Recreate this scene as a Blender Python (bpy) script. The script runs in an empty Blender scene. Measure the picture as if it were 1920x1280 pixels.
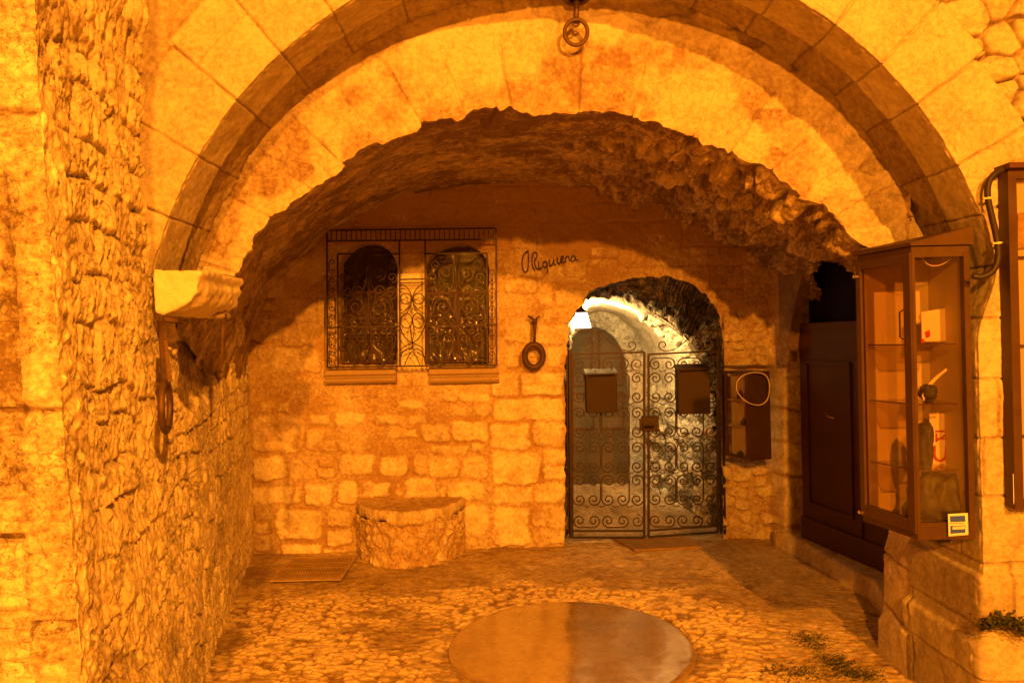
import bpy, math, random
import numpy as np
from mathutils import Matrix, Vector

# ------------------------------------------------------------------ camera
TH = math.radians(-1.3); F = 1400.0; EYE = 1.65
C = bpy.context.scene.collection
cam_d = bpy.data.cameras.new("camera"); cam = bpy.data.objects.new("camera", cam_d); C.objects.link(cam)
cam_d.sensor_width = 36.0; cam_d.lens = F / 1920 * 36.0; cam_d.clip_end = 200; cam_d.clip_start = 0.05
cam.matrix_world = Matrix.Translation((0, 0, EYE)) @ Matrix.Rotation(math.pi / 2, 4, 'X') @ Matrix.Rotation(TH, 4, 'Z')
bpy.context.scene.camera = cam
# ------------------------------------------------------------------ world: dark night sky with a trace of town glow
w = bpy.data.worlds.new("World"); bpy.context.scene.world = w; w.use_nodes = True
bg = w.node_tree.nodes["Background"]; bg.inputs[0].default_value = (1.0, 0.26, 0.008, 1); bg.inputs[1].default_value = 0.035
# ------------------------------------------------------------------ the sodium street lamp behind the photographer
def lamp(name, loc, power, col, radius):
    l = bpy.data.lights.new(name, 'POINT'); l.energy = power; l.color = col; l.shadow_soft_size = radius
    o = bpy.data.objects.new(name, l); o.location = loc; C.objects.link(o); return o
SODIUM = (1.0, 0.300, 0.016)
lamp("street_lamp_light", (-0.12, -4.0, 3.75), 2600, SODIUM, 0.07)
lamp("street_lamp_light", (2.0, -3.5, 4.45), 3750, SODIUM, 0.07)
sc = bpy.context.scene
sc.view_settings.view_transform = 'Standard'; sc.view_settings.look = 'None'
sc.view_settings.exposure = 0.0; sc.view_settings.gamma = 1.0
sc.cycles.max_bounces = 6; sc.cycles.diffuse_bounces = 3; sc.cycles.use_denoising = True

# ------------------------------------------------------------------ pixel -> place
def P(px, py, D):
    dx = (px - 960) / F; dy = (640 - py) / F
    return ((dx * math.cos(TH) - dy * math.sin(TH)) * D, D, EYE + (dx * math.sin(TH) + dy * math.cos(TH)) * D)
def G(px, py, z=0.0):
    a = P(px, py, 1.0); k = (z - EYE) / (a[2] - EYE); return (a[0] * k, k, z)
def Pv(pts, D): return np.array([P(x, y, D) for x, y in pts])

# ------------------------------------------------------------------ noise
def _h(ix, iy, iz, s):
    n = (ix * 374761393 + iy * 668265263 + iz * 2147483647 + s * 1274126177) & 0xffffffff
    n = ((n ^ (n >> 13)) * 1274126177) & 0xffffffff
    n = ((n ^ (n >> 15)) * 2246822519) & 0xffffffff
    return ((n ^ (n >> 16)) & 0xffffff) / float(0xffffff)
def vn(x, y, z, s=0):
    x, y, z = np.broadcast_arrays(x, y, z)
    fx = np.floor(x); fy = np.floor(y); fz = np.floor(z)
    ix = fx.astype(np.int64); iy = fy.astype(np.int64); iz = fz.astype(np.int64)
    u = x - fx; v = y - fy; t = z - fz
    u = u * u * (3 - 2 * u); v = v * v * (3 - 2 * v); t = t * t * (3 - 2 * t)
    def L(a, b, k): return a + (b - a) * k
    r = L(L(L(_h(ix, iy, iz, s), _h(ix + 1, iy, iz, s), u), L(_h(ix, iy + 1, iz, s), _h(ix + 1, iy + 1, iz, s), u), v),
          L(L(_h(ix, iy, iz + 1, s), _h(ix + 1, iy, iz + 1, s), u), L(_h(ix, iy + 1, iz + 1, s), _h(ix + 1, iy + 1, iz + 1, s), u), v), t)
    return r * 2 - 1
def fbm(x, y, z=0.0, o=4, s=0, g=0.5):
    x = np.asarray(x, float); y = np.asarray(y, float); z = np.asarray(z, float)
    a = 1.0; r = 0.0; f = 1.0
    for k in range(o):
        r = r + a * vn(x * f + 17.3 * k, y * f + 5.1 * k, z * f, s + k); a *= g; f *= 2.03
    return r
def ridge(x, y, z=0.0, o=4, s=0):
    a = 1.0; r = 0.0; f = 1.0
    x = np.asarray(x, float); y = np.asarray(y, float); z = np.asarray(z, float)
    for k in range(o):
        r = r + a * (1 - 2 * np.abs(vn(x * f + 9.7 * k, y * f, z * f + 3.3 * k, s + k))); a *= 0.5; f *= 2.1
    return r
def sst(a, b, x):
    t = np.clip((x - a) / (b - a), 0, 1); return t * t * (3 - 2 * t)
def worley(u, v, s=0, j=0.9):
    u, v = np.broadcast_arrays(u, v)
    iu = np.floor(u).astype(np.int64); iv = np.floor(v).astype(np.int64)
    f1 = np.full(u.shape, 9.0); f2 = np.full(u.shape, 9.0); cid = np.zeros(u.shape)
    for a in (-1, 0, 1):
        for b in (-1, 0, 1):
            cu = iu + a; cv = iv + b
            hx = _h(cu, cv, cu * 0, s); hy = _h(cu, cv, cu * 0 + 7, s)
            d = np.hypot(cu + 0.5 + (hx - 0.5) * j - u, cv + 0.5 + (hy - 0.5) * j - v)
            hid = _h(cu, cv, cu * 0 + 13, s)
            n = d < f1
            f2 = np.where(n, f1, np.minimum(f2, d)); cid = np.where(n, hid, cid); f1 = np.where(n, d, f1)
    return f1, f2, cid
def courses(u, v, vb, wid, s=0, wob=0.02):
    """irregular ashlar: v boundaries vb, random lengths about wid. -> distance to joint, stone id"""
    vv = v + wob * fbm(u * 2.1, v * 1.3, 0, 3, s + 50)
    vb = np.asarray(vb, float)
    row = np.clip(np.searchsorted(vb, vv) - 1, 0, len(vb) - 2)
    dv = np.minimum(vv - vb[row], vb[row + 1] - vv)
    uu = u + wob * fbm(u * 2.3, v * 2.1, 4.0, 3, s + 60)
    q = uu / wid + _h(row, row * 0, row * 0, s) * 7.3
    k = np.floor(q).astype(np.int64)
    def edge(kk): return kk + (_h(kk, row, row * 0, s + 3) - 0.5) * 0.7
    lo = edge(k); hi = edge(k + 1)
    left = q < lo; right = q > hi
    k2 = np.where(left, k - 1, np.where(right, k + 1, k))
    lo2 = edge(k2); hi2 = edge(k2 + 1)
    du = np.minimum(q - lo2, hi2 - q) * wid
    return np.minimum(du, dv), _h(k2, row, row * 0, s + 9)

# ------------------------------------------------------------------ object helpers
def tag(o, label=None, cat=None, group=None, kind=None):
    if label: o["label"] = label
    if cat: o["category"] = cat
    if group: o["group"] = group
    if kind: o["kind"] = kind
    return o
def empty(name, loc, label=None, cat=None, group=None, rz=0.0):
    o = bpy.data.objects.new(name, None); o.location = loc; o.rotation_euler = (0, 0, rz); o.empty_display_size = 0.1
    C.objects.link(o); bpy.context.view_layer.update(); return tag(o, label, cat, group)
def link(name, me, mat, parent=None, smooth=True):
    o = bpy.data.objects.new(name, me); C.objects.link(o)
    if mat: me.materials.append(mat)
    if smooth:
        me.polygons.foreach_set("use_smooth", np.ones(len(me.polygons), bool))
    if parent is not None:
        o.parent = parent
        o.matrix_parent_inverse = parent.matrix_world.inverted()
    return o
def grid_mesh(name, V, mat, parent=None, tint=None, mask=None, smooth=True, flip=False):
    """V: (n,m,3); mask: (n-1,m-1) keep faces"""
    n, m = V.shape[:2]
    idx = np.arange(n * m).reshape(n, m)
    q = np.stack([idx[:-1, :-1], idx[1:, :-1], idx[1:, 1:], idx[:-1, 1:]], -1).reshape(-1, 4)
    if flip: q = q[:, ::-1]
    if mask is not None: q = q[mask.reshape(-1)]
    co = V.reshape(-1, 3); t = None if tint is None else tint.reshape(-1)
    if mask is not None:
        used = np.unique(q); re = np.zeros(n * m, np.int64); re[used] = np.arange(len(used)); q = re[q]; co = co[used]
        if t is not None: t = t[used]
    me = bpy.data.meshes.new(name)
    me.vertices.add(len(co)); me.vertices.foreach_set("co", co.astype(np.float32).ravel())
    me.loops.add(q.size); me.loops.foreach_set("vertex_index", q.astype(np.int32).ravel())
    me.polygons.add(len(q)); me.polygons.foreach_set("loop_start", np.arange(0, q.size, 4, dtype=np.int32))
    me.update(calc_edges=True)
    if t is not None:
        a = me.attributes.new("tint", 'FLOAT', 'POINT'); a.data.foreach_set("value", t.astype(np.float32))
    return link(name, me, mat, parent, smooth)
def normals(Pg):
    du = np.gradient(Pg, axis=0); dv = np.gradient(Pg, axis=1)
    n = np.cross(du, dv); return n / (np.linalg.norm(n, axis=2, keepdims=True) + 1e-9)
def lerp(a, b, t): return a + (b - a) * t
def resample(pts, n, smooth=0):
    pts = np.asarray(pts, float)
    if smooth:
        for _ in range(smooth):
            q = [pts[0]]
            for a, b in zip(pts[:-1], pts[1:]): q += [a * .75 + b * .25, a * .25 + b * .75]
            q.append(pts[-1]); pts = np.array(q)
    d = np.r_[0, np.cumsum(np.linalg.norm(np.diff(pts, axis=0), axis=1))]
    s = np.linspace(0, d[-1], n)
    return np.stack([np.interp(s, d, pts[:, k]) for k in range(pts.shape[1])], 1)

class MB:
    def __init__(s): s.v = []; s.f = []
    def add(s, vs, fs):
        o = len(s.v); s.v += [tuple(map(float, p)) for p in vs]; s.f += [tuple(o + i for i in f) for f in fs]; return s
    def box(s, a, b, M=None, bev=0.0):
        x0, y0, z0 = a; x1, y1, z1 = b
        if bev <= 0:
            vs = [(x, y, z) for z in (z0, z1) for x, y in ((x0, y0), (x1, y0), (x1, y1), (x0, y1))]
            fs = [(3, 2, 1, 0), (4, 5, 6, 7), (0, 1, 5, 4), (1, 2, 6, 5), (2, 3, 7, 6), (3, 0, 4, 7)]
        else:
            e = bev; vs = []; fs = []
            rings = [(z0, e), (z0 + e, 0), (z1 - e, 0), (z1, e)]
            for z, k in rings:
                vs += [(x0 + k + (e if k == 0 else 0), y0 + k, z), (x1 - k - (e if k == 0 else 0), y0 + k, z), (x1 - k, y0 + k + (e if k == 0 else 0), z), (x1 - k, y1 - k - (e if k == 0 else 0), z),
                       (x1 - k - (e if k == 0 else 0), y1 - k, z), (x0 + k + (e if k == 0 else 0), y1 - k, z), (x0 + k, y1 - k - (e if k == 0 else 0), z), (x0 + k, y0 + k + (e if k == 0 else 0), z)]
            for r in range(3):
                for i in range(8): fs.append((r * 8 + i, r * 8 + (i + 1) % 8, r * 8 + 8 + (i + 1) % 8, r * 8 + 8 + i))
            fs += [tuple(reversed(range(8))), tuple(range(24, 32))]
        if M is not None: vs = [tuple(M @ Vector(p)) for p in vs]
        return s.add(vs, fs)
    def tube(s, pts, r, n=6, closed=False, flat=None):
        pts = np.asarray(pts, float)
        rs = r if hasattr(r, '__len__') else [r] * len(pts)
        if closed: T = np.roll(pts, -1, 0) - np.roll(pts, 1, 0)
        else: T = np.gradient(pts, axis=0)
        T /= (np.linalg.norm(T, axis=1, keepdims=True) + 1e-12)
        up = np.array([0, 1, 0]) if abs(T[0][1]) < 0.9 else np.array([0, 0, 1.0])
        vs = []; fs = []; prev = up
        for i, p in enumerate(pts):
            a = prev - T[i] * np.dot(prev, T[i]); a /= (np.linalg.norm(a) + 1e-12); b = np.cross(T[i], a); prev = a
            for k in range(n):
                an = 2 * math.pi * (k + .5) / n
                vs.append(p + (a * math.cos(an) * (flat if flat else 1) + b * math.sin(an)) * rs[i])
        N = len(pts)
        for i in range(N if closed else N - 1):
            for k in range(n):
                j = (i + 1) % N
                fs.append((i * n + k, i * n + (k + 1) % n, j * n + (k + 1) % n, j * n + k))
        if not closed: fs += [tuple(reversed(range(n))), tuple((N - 1) * n + k for k in range(n))]
        return s.add(vs, fs)
    def prism(s, poly, axis, d0, d1):
        """poly in the two other axes, extruded along axis"""
        n = len(poly); vs = []
        for d in (d0, d1):
            for a, b in poly:
                p = [a, b]; p.insert(axis, d); vs.append(p)
        fs = [tuple(range(n)), tuple(reversed(range(n, 2 * n)))] + [(i, i + n, (i + 1) % n + n, (i + 1) % n) for i in range(n)]
        return s.add(vs, fs)
    def build(s, name, mat, parent=None, smooth=False):
        me = bpy.data.meshes.new(name); me.from_pydata(s.v, [], s.f); me.update()
        import bmesh
        bm = bmesh.new(); bm.from_mesh(me); bmesh.ops.recalc_face_normals(bm, faces=bm.faces); bm.to_mesh(me); bm.free()
        return link(name, me, mat, parent, smooth)

# ------------------------------------------------------------------ materials
def nodes(name):
    m = bpy.data.materials.new(name); m.use_nodes = True; nt = m.node_tree; b = nt.nodes["Principled BSDF"]
    return m, nt, b
def N(nt, t, **k):
    n = nt.nodes.new(t)
    for a, v in k.items():
        if a == 'i':
            for kk, vv in v.items(): n.inputs[kk].default_value = vv
        else: setattr(n, a, v)
    return n
def stone_mat(name, dark, light, rough=0.85, scale=1.0, bump=0.35, bdist=0.01, mott=0.35, pits=0.5, spec=0.25, grain=60, gr=.55, crack=.32):
    m, nt, b = nodes(name); L = nt.links.new
    tc = N(nt, "ShaderNodeTexCoord"); at = N(nt, "ShaderNodeAttribute", attribute_name="tint")
    n1 = N(nt, "ShaderNodeTexNoise", i={"Scale": 3.0 * scale, "Detail": 9.0, "Roughness": 0.68})
    n2 = N(nt, "ShaderNodeTexNoise", i={"Scale": grain * scale, "Detail": 5.0, "Roughness": 0.6})
    n3 = N(nt, "ShaderNodeTexNoise", i={"Scale": 14.0 * scale, "Detail": 8.0, "Roughness": 0.7})
    vo = N(nt, "ShaderNodeTexVoronoi", i={"Scale": 38.0 * scale})
    for q in (n1, n2, n3, vo): L(tc.outputs["Object"], q.inputs["Vector"])
    mix = N(nt, "ShaderNodeMix", data_type='RGBA'); mix.inputs[6].default_value = (*dark, 1); mix.inputs[7].default_value = (*light, 1)
    # tint + mottling
    a1 = N(nt, "ShaderNodeMapRange", i={1: .34, 2: .66, 3: -mott * 1.2, 4: mott * .9}); L(n1.outputs[0], a1.inputs[0])
    a2 = N(nt, "ShaderNodeMapRange", i={1: .36, 2: .62, 3: -mott * 1.3, 4: mott * .8}); L(n3.outputs[0], a2.inputs[0])
    s1 = N(nt, "ShaderNodeMath", operation='ADD'); L(at.outputs["Fac"], s1.inputs[0]); L(a1.outputs[0], s1.inputs[1])
    s2 = N(nt, "ShaderNodeMath", operation='ADD', use_clamp=True); L(s1.outputs[0], s2.inputs[0]); L(a2.outputs[0], s2.inputs[1])
    n4 = N(nt, "ShaderNodeTexNoise", i={"Scale": 42.0 * scale, "Detail": 6.0, "Roughness": 0.75}); L(tc.outputs["Object"], n4.inputs["Vector"])
    a3 = N(nt, "ShaderNodeMapRange", i={1: .38, 2: .60, 3: -gr * .55, 4: gr * .30}); L(n4.outputs[0], a3.inputs[0])
    s3 = N(nt, "ShaderNodeMath", operation='ADD', use_clamp=True); L(s1.outputs[0], s3.inputs[0]); L(a3.outputs[0], s3.inputs[1])
    s2.use_clamp = False; s4 = N(nt, "ShaderNodeMath", operation='ADD', use_clamp=True); L(s2.outputs[0], s4.inputs[0]); L(a3.outputs[0], s4.inputs[1])
    L(s4.outputs[0], mix.inputs[0])
    # pits: small dark holes
    pr = N(nt, "ShaderNodeMapRange", i={1: 0.05, 2: 0.16, 3: 1 - pits, 4: 1.0}); L(vo.outputs["Distance"], pr.inputs[0])
    gate = N(nt, "ShaderNodeMapRange", i={1: 0.52, 2: 0.62, 3: 1.0, 4: 0.0}); L(n3.outputs[0], gate.inputs[0])
    mx = N(nt, "ShaderNodeMath", operation='MAXIMUM'); L(pr.outputs[0], mx.inputs[0]); L(gate.outputs[0], mx.inputs[1])
    n5 = N(nt, "ShaderNodeTexNoise", i={"Scale": 5.5 * scale, "Detail": 7.0, "Roughness": 0.62}); L(tc.outputs["Object"], n5.inputs["Vector"])
    c1 = N(nt, "ShaderNodeMath", operation='SUBTRACT', i={1: .5}); L(n5.outputs[0], c1.inputs[0]); c2 = N(nt, "ShaderNodeMath", operation='ABSOLUTE'); L(c1.outputs[0], c2.inputs[0])
    c3 = N(nt, "ShaderNodeMapRange", i={1: .0, 2: .007, 3: 1 - crack, 4: 1.0}); L(c2.outputs[0], c3.inputs[0])
    c4 = N(nt, "ShaderNodeMapRange", i={1: .50, 2: .56, 3: 0.0, 4: 1.0}); L(n1.outputs[0], c4.inputs[0])
    c5 = N(nt, "ShaderNodeMath", operation='MAXIMUM'); L(c3.outputs[0], c5.inputs[0]); L(c4.outputs[0], c5.inputs[1])
    mx2 = N(nt, "ShaderNodeMath", operation='MULTIPLY'); L(mx.outputs[0], mx2.inputs[0]); L(c5.outputs[0], mx2.inputs[1]); mx = mx2
    mul = N(nt, "ShaderNodeMix", data_type='RGBA', blend_type='MULTIPLY'); mul.inputs[0].default_value = 1
    L(mix.outputs[2], mul.inputs[6]); L(mx.outputs[0], mul.inputs[7]); L(mul.outputs[2], b.inputs["Base Color"])
    h = N(nt, "ShaderNodeMath", operation='MULTIPLY_ADD', i={1: 0.35}); L(n2.outputs[0], h.inputs[0]); L(n3.outputs[0], h.inputs[2])
    h2 = N(nt, "ShaderNodeMath", operation='MULTIPLY'); L(h.outputs[0], h2.inputs[0]); L(mx.outputs[0], h2.inputs[1])
    bu = N(nt, "ShaderNodeBump", i={"Strength": bump, "Distance": bdist}); L(h2.outputs[0], bu.inputs["Height"]); L(bu.outputs[0], b.inputs["Normal"])
    b.inputs["Roughness"].default_value = rough; b.inputs["Specular IOR Level"].default_value = spec
    return m
def plain(name, col, rough=0.5, metal=0.0, bump=0.0, bs=40.0, var=0.25, vs=8.0, spec=0.25):
    m, nt, b = nodes(name); L = nt.links.new
    tc = N(nt, "ShaderNodeTexCoord"); n = N(nt, "ShaderNodeTexNoise", i={"Scale": vs, "Detail": 6.0, "Roughness": 0.65}); L(tc.outputs["Object"], n.inputs[0])
    mr = N(nt, "ShaderNodeMapRange", i={1: 0.3, 2: 0.7, 3: 1 - var, 4: 1 + var}); L(n.outputs[0], mr.inputs[0])
    mul = N(nt, "ShaderNodeMix", data_type='RGBA', blend_type='MULTIPLY'); mul.inputs[0].default_value = 1; mul.inputs[6].default_value = (*col, 1)
    L(mr.outputs[0], mul.inputs[7]); L(mul.outputs[2], b.inputs["Base Color"])
    r2 = N(nt, "ShaderNodeMapRange", i={1: 0.3, 2: 0.7, 3: max(0.05, rough - .1), 4: min(1, rough + .12)}); L(n.outputs[0], r2.inputs[0]); L(r2.outputs[0], b.inputs["Roughness"])
    b.inputs["Metallic"].default_value = metal; b.inputs["Specular IOR Level"].default_value = spec
    if bump:
        n2 = N(nt, "ShaderNodeTexNoise", i={"Scale": bs, "Detail": 5.0}); L(tc.outputs["Object"], n2.inputs[0])
        bu = N(nt, "ShaderNodeBump", i={"Strength": bump, "Distance": 0.004}); L(n2.outputs[0], bu.inputs["Height"]); L(bu.outputs[0], b.inputs["Normal"])
    return m
MS_ROUGH = stone_mat("rough_limestone", (.20, .13, .065), (.88, .78, .60), mott=.22, bump=.8, bdist=.015, pits=.5)
MS_ARCH = stone_mat("dressed_limestone", (.24, .17, .095), (.58, .51, .38), mott=.12, bump=.35, bdist=.006, pits=.12)
MS_BACK = stone_mat("mortared_rubble", (.44, .28, .13), (.92, .84, .66), mott=.12, bump=.6, bdist=.010, pits=.35)
MS_VAULT = stone_mat("sooty_vault_plaster", (.22, .14, .08), (.80, .66, .46), mott=.30, bump=.8, bdist=.02, pits=.4)
MS_RIMSHADE = stone_mat("shade_dark_rubble", (.035, .028, .02), (.42, .35, .26), mott=.2, bump=.8, bdist=.02, pits=.5)  # near-black albedo stands in for shade on the gate rim
MS_TYMP = stone_mat("patched_plaster", (.26, .165, .085), (.64, .55, .40), mott=.11, bump=.5, bdist=.010, pits=.25)
MS_FLOOR = stone_mat("pebble_paving", (.26, .165, .075), (.84, .70, .48), mott=.16, bump=.5, bdist=.006, pits=.25, rough=.5, spec=.35, gr=.28)
MS_DISC = stone_mat("polished_millstone", (.30, .20, .10), (.62, .47, .28), mott=.16, bump=.07, bdist=.0012, pits=.35, rough=.13, spec=1.0, grain=90, gr=.5, crack=.0)
MS_WHITE = stone_mat("whitewashed_passage", (.10, .08, .05), (.72, .68, .58), mott=.22, bump=.8, bdist=.02, pits=.5)
MS_PALE = stone_mat("pale_painted_stone", (.46, .38, .25), (.76, .68, .50), mott=.14, bump=.5, bdist=.004, pits=.2, gr=.2, crack=.2)
M_IRON = plain("wrought_iron", (.050, .034, .022), .45, .6, .4, 120, .3, 20)
M_IRONR = plain("weathered_iron", (.11, .065, .035), .55, .4, .5, 90, .4, 15)
M_WOODD = plain("dark_brown_door_paint", (.085, .034, .013), .62, 0, .3, 30, .25, 6)
M_WOODC = plain("brown_cabinet_frame", (.075, .040, .015), .45, 0, .15, 60, .15, 10)
M_BACKP = plain("cream_display_lining", (.66, .54, .35), .6, 0, .1, 20, .06, 3)
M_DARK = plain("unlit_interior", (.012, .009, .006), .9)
M_CABLE = plain("black_conduit", (.03, .02, .014), .45)
M_WIREW = plain("pale_cord", (.85, .75, .55), .5)
M_PAPER = plain("white_paper", (.80, .66, .48), .6, var=.06)
M_RED = plain("dull_red_print", (.42, .03, .012), .6)
M_GREY = plain("grey_stone_piece", (.055, .050, .036), .55, 0, .5, 20, .4, 7)
M_MAT = plain("rubber_mat", (.26, .17, .085), .8, 0, .6, 160)
M_BLUE = plain("blue_card", (.05, .10, .90), .35, var=.05)
M_WHITE = plain("white_card", (.80, .80, .76), .4, var=.04)
M_LEAF = plain("dark_green_leaf", (.060, .065, .014), .6, 0, 0, 40, .4, 30)
def glass_mat(name, col, alpha, rough=.05, wav=0.0, ws=9):
    m, nt, b = nodes(name); L = nt.links.new; out = nt.nodes["Material Output"]
    tr = N(nt, "ShaderNodeBsdfTransparent"); tr.inputs[0].default_value = (*col, 1)
    gl = N(nt, "ShaderNodeBsdfGlossy"); gl.inputs["Roughness"].default_value = rough
    df = N(nt, "ShaderNodeBsdfDiffuse"); df.inputs[0].default_value = (.13, .08, .04, 1)
    lw = N(nt, "ShaderNodeLayerWeight", i={0: .5}); pw_ = N(nt, "ShaderNodeMath", operation='POWER', i={1: 4.0}); L(lw.outputs["Facing"], pw_.inputs[0])
    fr = N(nt, "ShaderNodeMath", operation='MULTIPLY_ADD', i={1: .7, 2: .05}); L(pw_.outputs[0], fr.inputs[0])
    m0 = N(nt, "ShaderNodeMixShader", i={0: alpha}); L(tr.outputs[0], m0.inputs[1]); L(df.outputs[0], m0.inputs[2])
    mx = N(nt, "ShaderNodeMixShader"); L(fr.outputs[0], mx.inputs[0]); L(m0.outputs[0], mx.inputs[1]); L(gl.outputs[0], mx.inputs[2]); L(mx.outputs[0], out.inputs[0])
    if wav:
        tc = N(nt, "ShaderNodeTexCoord"); n = N(nt, "ShaderNodeTexNoise", i={"Scale": ws, "Detail": 2.0}); L(tc.outputs["Object"], n.inputs[0])
        bu = N(nt, "ShaderNodeBump", i={"Strength": wav, "Distance": .02}); L(n.outputs[0], bu.inputs["Height"])
        L(bu.outputs[0], gl.inputs["Normal"])
    return m
M_SHELF = glass_mat("shelf_glass", (.9, .85, .75), .08, .1)
M_SHADEGLASS = glass_mat("shade_tinted_glass", (.85, .75, .58), .16, .05)  # brown tint stands in for shade inside the tall showcase
M_GLASS = glass_mat("display_glass", (.95, .93, .88), .05, .03)
M_WGLASS = glass_mat("old_leaded_glass", (.5, .4, .28), .45, .06, .9, 22)
def emit(name, col, s):
    m, nt, b = nodes(name); b.inputs["Base Color"].default_value = (*col, 1)
    b.inputs["Emission Color"].default_value = (*col, 1); b.inputs["Emission Strength"].default_value = s; return m
M_LAMP = emit("lit_lamp_glass", (1.0, .86, .52), 6)

# ================================================================== GROUND
YB = 6.0            # back wall plane
xs = np.r_[np.linspace(-9, -2.6, 40)[:-1], np.linspace(-2.6, 2.9, 760), np.linspace(2.9, 9, 40)[1:]]
ys = np.r_[np.linspace(-10, 2.9, 60)[:-1], np.linspace(2.9, 6.4, 640), np.linspace(6.4, 10, 30)[1:]]
X, Y = np.meshgrid(xs, ys, indexing='ij')
wx = X + .02 * fbm(X * 5, Y * 5, 0, 2, 5); wy = Y + .015 * fbm(X * 5, Y * 5, 3, 2, 6)
f1, f2, cid = worley(wx / .058, wy / .032, 3, 1.0)
g1, g2, cid2 = worley(wx / .085, wy / .05, 8)
peb = sst(.05, .42, f2 - f1) * (cid > .36)
big = sst(.06, .28, g2 - g1) * (cid2 > .62)
cov = sst(-.25, .35, fbm(X * 1.6, Y * 1.9, 0, 4, 21) + .15)                       # pebbles worn smooth in places
smoothR = sst(1.15, 1.5, X + .25 * (3.9 - Y) + .12 * fbm(X * 3, Y * 3, 0, 2, 9))  # cement strip along the right kerb
backs = sst(4.85, 5.35, Y + .2 * fbm(X * 1.5, Y * 2, 0, 2, 33)) * .75
cov = cov * (1 - .85 * smoothR) * (1 - backs) * .85 + .12
h = .0125 * np.maximum(peb, big * .8) * cov + .010 * fbm(X * 1.2, Y * 1.2, 0, 3, 2) + .0030 * fbm(X * 22, Y * 26, 0, 4, 12)
tint = .34 + .72 * np.maximum(peb * (.1 + 1.0 * cid), big * (.2 + cid2 * .8)) * cov - .04 * (cov < .3) + .10 * fbm(X * 2, Y * 2, 0, 3, 14) + .16 * smoothR
hole = (cid < .22) * sst(.1, .3, f2 - f1) * (1 - backs)
h -= .008 * hole; tint -= .4 * hole
dc = np.hypot(X - G(1070, 1211)[0], Y - 4.02)
h = np.where(dc < .70, lerp(np.full_like(h, -.003), h, sst(.650, .675, dc)), h)
tint = tint - .15 * sst(.03, 0, np.abs(dc - .662))
grn = grid_mesh("ground", np.stack([X, Y, h], -1), MS_FLOOR, tint=tint)
tag(grn, "pebbled courtyard floor of worn golden cobbles", kind="structure")

# millstone disc
cx = G(1070, 1211)[0]
r = np.r_[0.0001, np.linspace(.03, .62, 60), .640, .650, .655, .655]; zz = np.r_[np.full(61, .006), .0055, .004, .001, -.02]
a = np.linspace(0, 2 * np.pi, 241)
Rr, A = np.meshgrid(r, a, indexing='ij'); Zz = np.repeat(zz[:, None], 241, 1)
Xd = cx + Rr * np.cos(A) * (1 + .004 * fbm(np.cos(A) * 6, np.sin(A) * 6, 0, 3)); Yd = 4.02 + Rr * np.sin(A)
Zz = Zz + .007 + .010 * (Yd - 4.02) + .0012 * fbm(Xd * 6, Yd * 6, 0, 3, 4) * (Rr < .64)
MS_DISC.node_tree.nodes["Principled BSDF"].inputs["IOR"].default_value = 2.3
td = .45 + .22 * fbm(Xd * 3, Yd * 3, 0, 4, 9)
o = grid_mesh("millstone", np.stack([Xd, Yd, Zz], -1), MS_DISC, tint=td)
tag(o, "flat round polished stone disc set in the pebble floor", "stone disc")

# ================================================================== LEFT WALL (near pier + long rough wall)
path = np.array([(-4.2, 1.82), (-1.22, 2.0), (-2.1, 6.12)])
s1 = np.linspace(0, 1, 70) ** .8; s2 = np.linspace(0, 1, 620) ** 1.15
pa = np.stack([lerp(-3.9, -1.22, s1), lerp(1.88, 2.0, s1)], 1)[:-1]
pb = np.stack([lerp(-1.22, -2.13, s2), lerp(2.0, 6.12, s2)], 1)
pp = np.r_[pa, pb]
zs = np.r_[np.linspace(-.05, 3.4, 520), np.linspace(3.4, 7.0, 60)[1:]]
ln = np.r_[0, np.cumsum(np.linalg.norm(np.diff(pp, axis=0), axis=1))]
L0 = ln[len(pa)]
U = (ln - L0)[:, None] + 0 * zs[None]; Z = zs[None] + 0 * ln[:, None]
wallmask = U > 0
front = ~wallmask
nrm_w = np.array([.975, -.222]); nrm_f = np.array([.045, -1.0])
k = sst(-.05, .05, U)[..., None]
Nn = lerp(nrm_f, nrm_w, k); Nn /= np.linalg.norm(Nn, axis=2, keepdims=True)
vb = [-.3, .06, .24, .38, .56, .70, .86, 1.04, 1.18, 1.30, 1.44, 1.54, 1.73, 1.87, 2.05, 2.20, 2.34, 2.50, 2.62, 2.76, 2.9, 3.2, 3.6, 4.0, 4.4, 4.8, 5.2, 5.6, 6, 6.5, 7.2]
jd, sid = courses(U, Z + .035 * np.sin(U * 1.3), vb, .40, 11, .050)
joint = sst(.0, .014, jd + .006 * fbm(U * 12, Z * 12, 0, 3, 79))
wu = U + .03 * fbm(U * 3, Z * 3, 0, 3, 71)
rg = ridge(wu * 9 + sid * 31, Z * 2.7, sid * 5, 3, 31)               # upright tool ridges
rg2 = ridge(wu * 26 + sid * 11, Z * 13, sid * 5, 3, 37)
er = fbm(wu * 16, Z * 14, 0, 5, 41)
lump = fbm(wu * 4, Z * 4.5, 1, 4, 47)
amp = .55 + .9 * sst(.3, .7, vn(U * .9 + 3, Z * 1.0, 0, 77) * .5 + .5) 
rg3 = ridge(wu * 44 + sid * 7, Z * 11, sid * 3, 3, 39)
pf1, pf2, pid = worley(wu / .022, Z / .030, 85); pit_ = sst(.42, .20, pf1) * (pid > .62) * sst(.45, .7, vn(U * 2.5, Z * 2.5, 4, 86) * .5 + .55)
rg4 = fbm(wu * 60, Z * 34, sid * 3, 3, 49)
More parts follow.
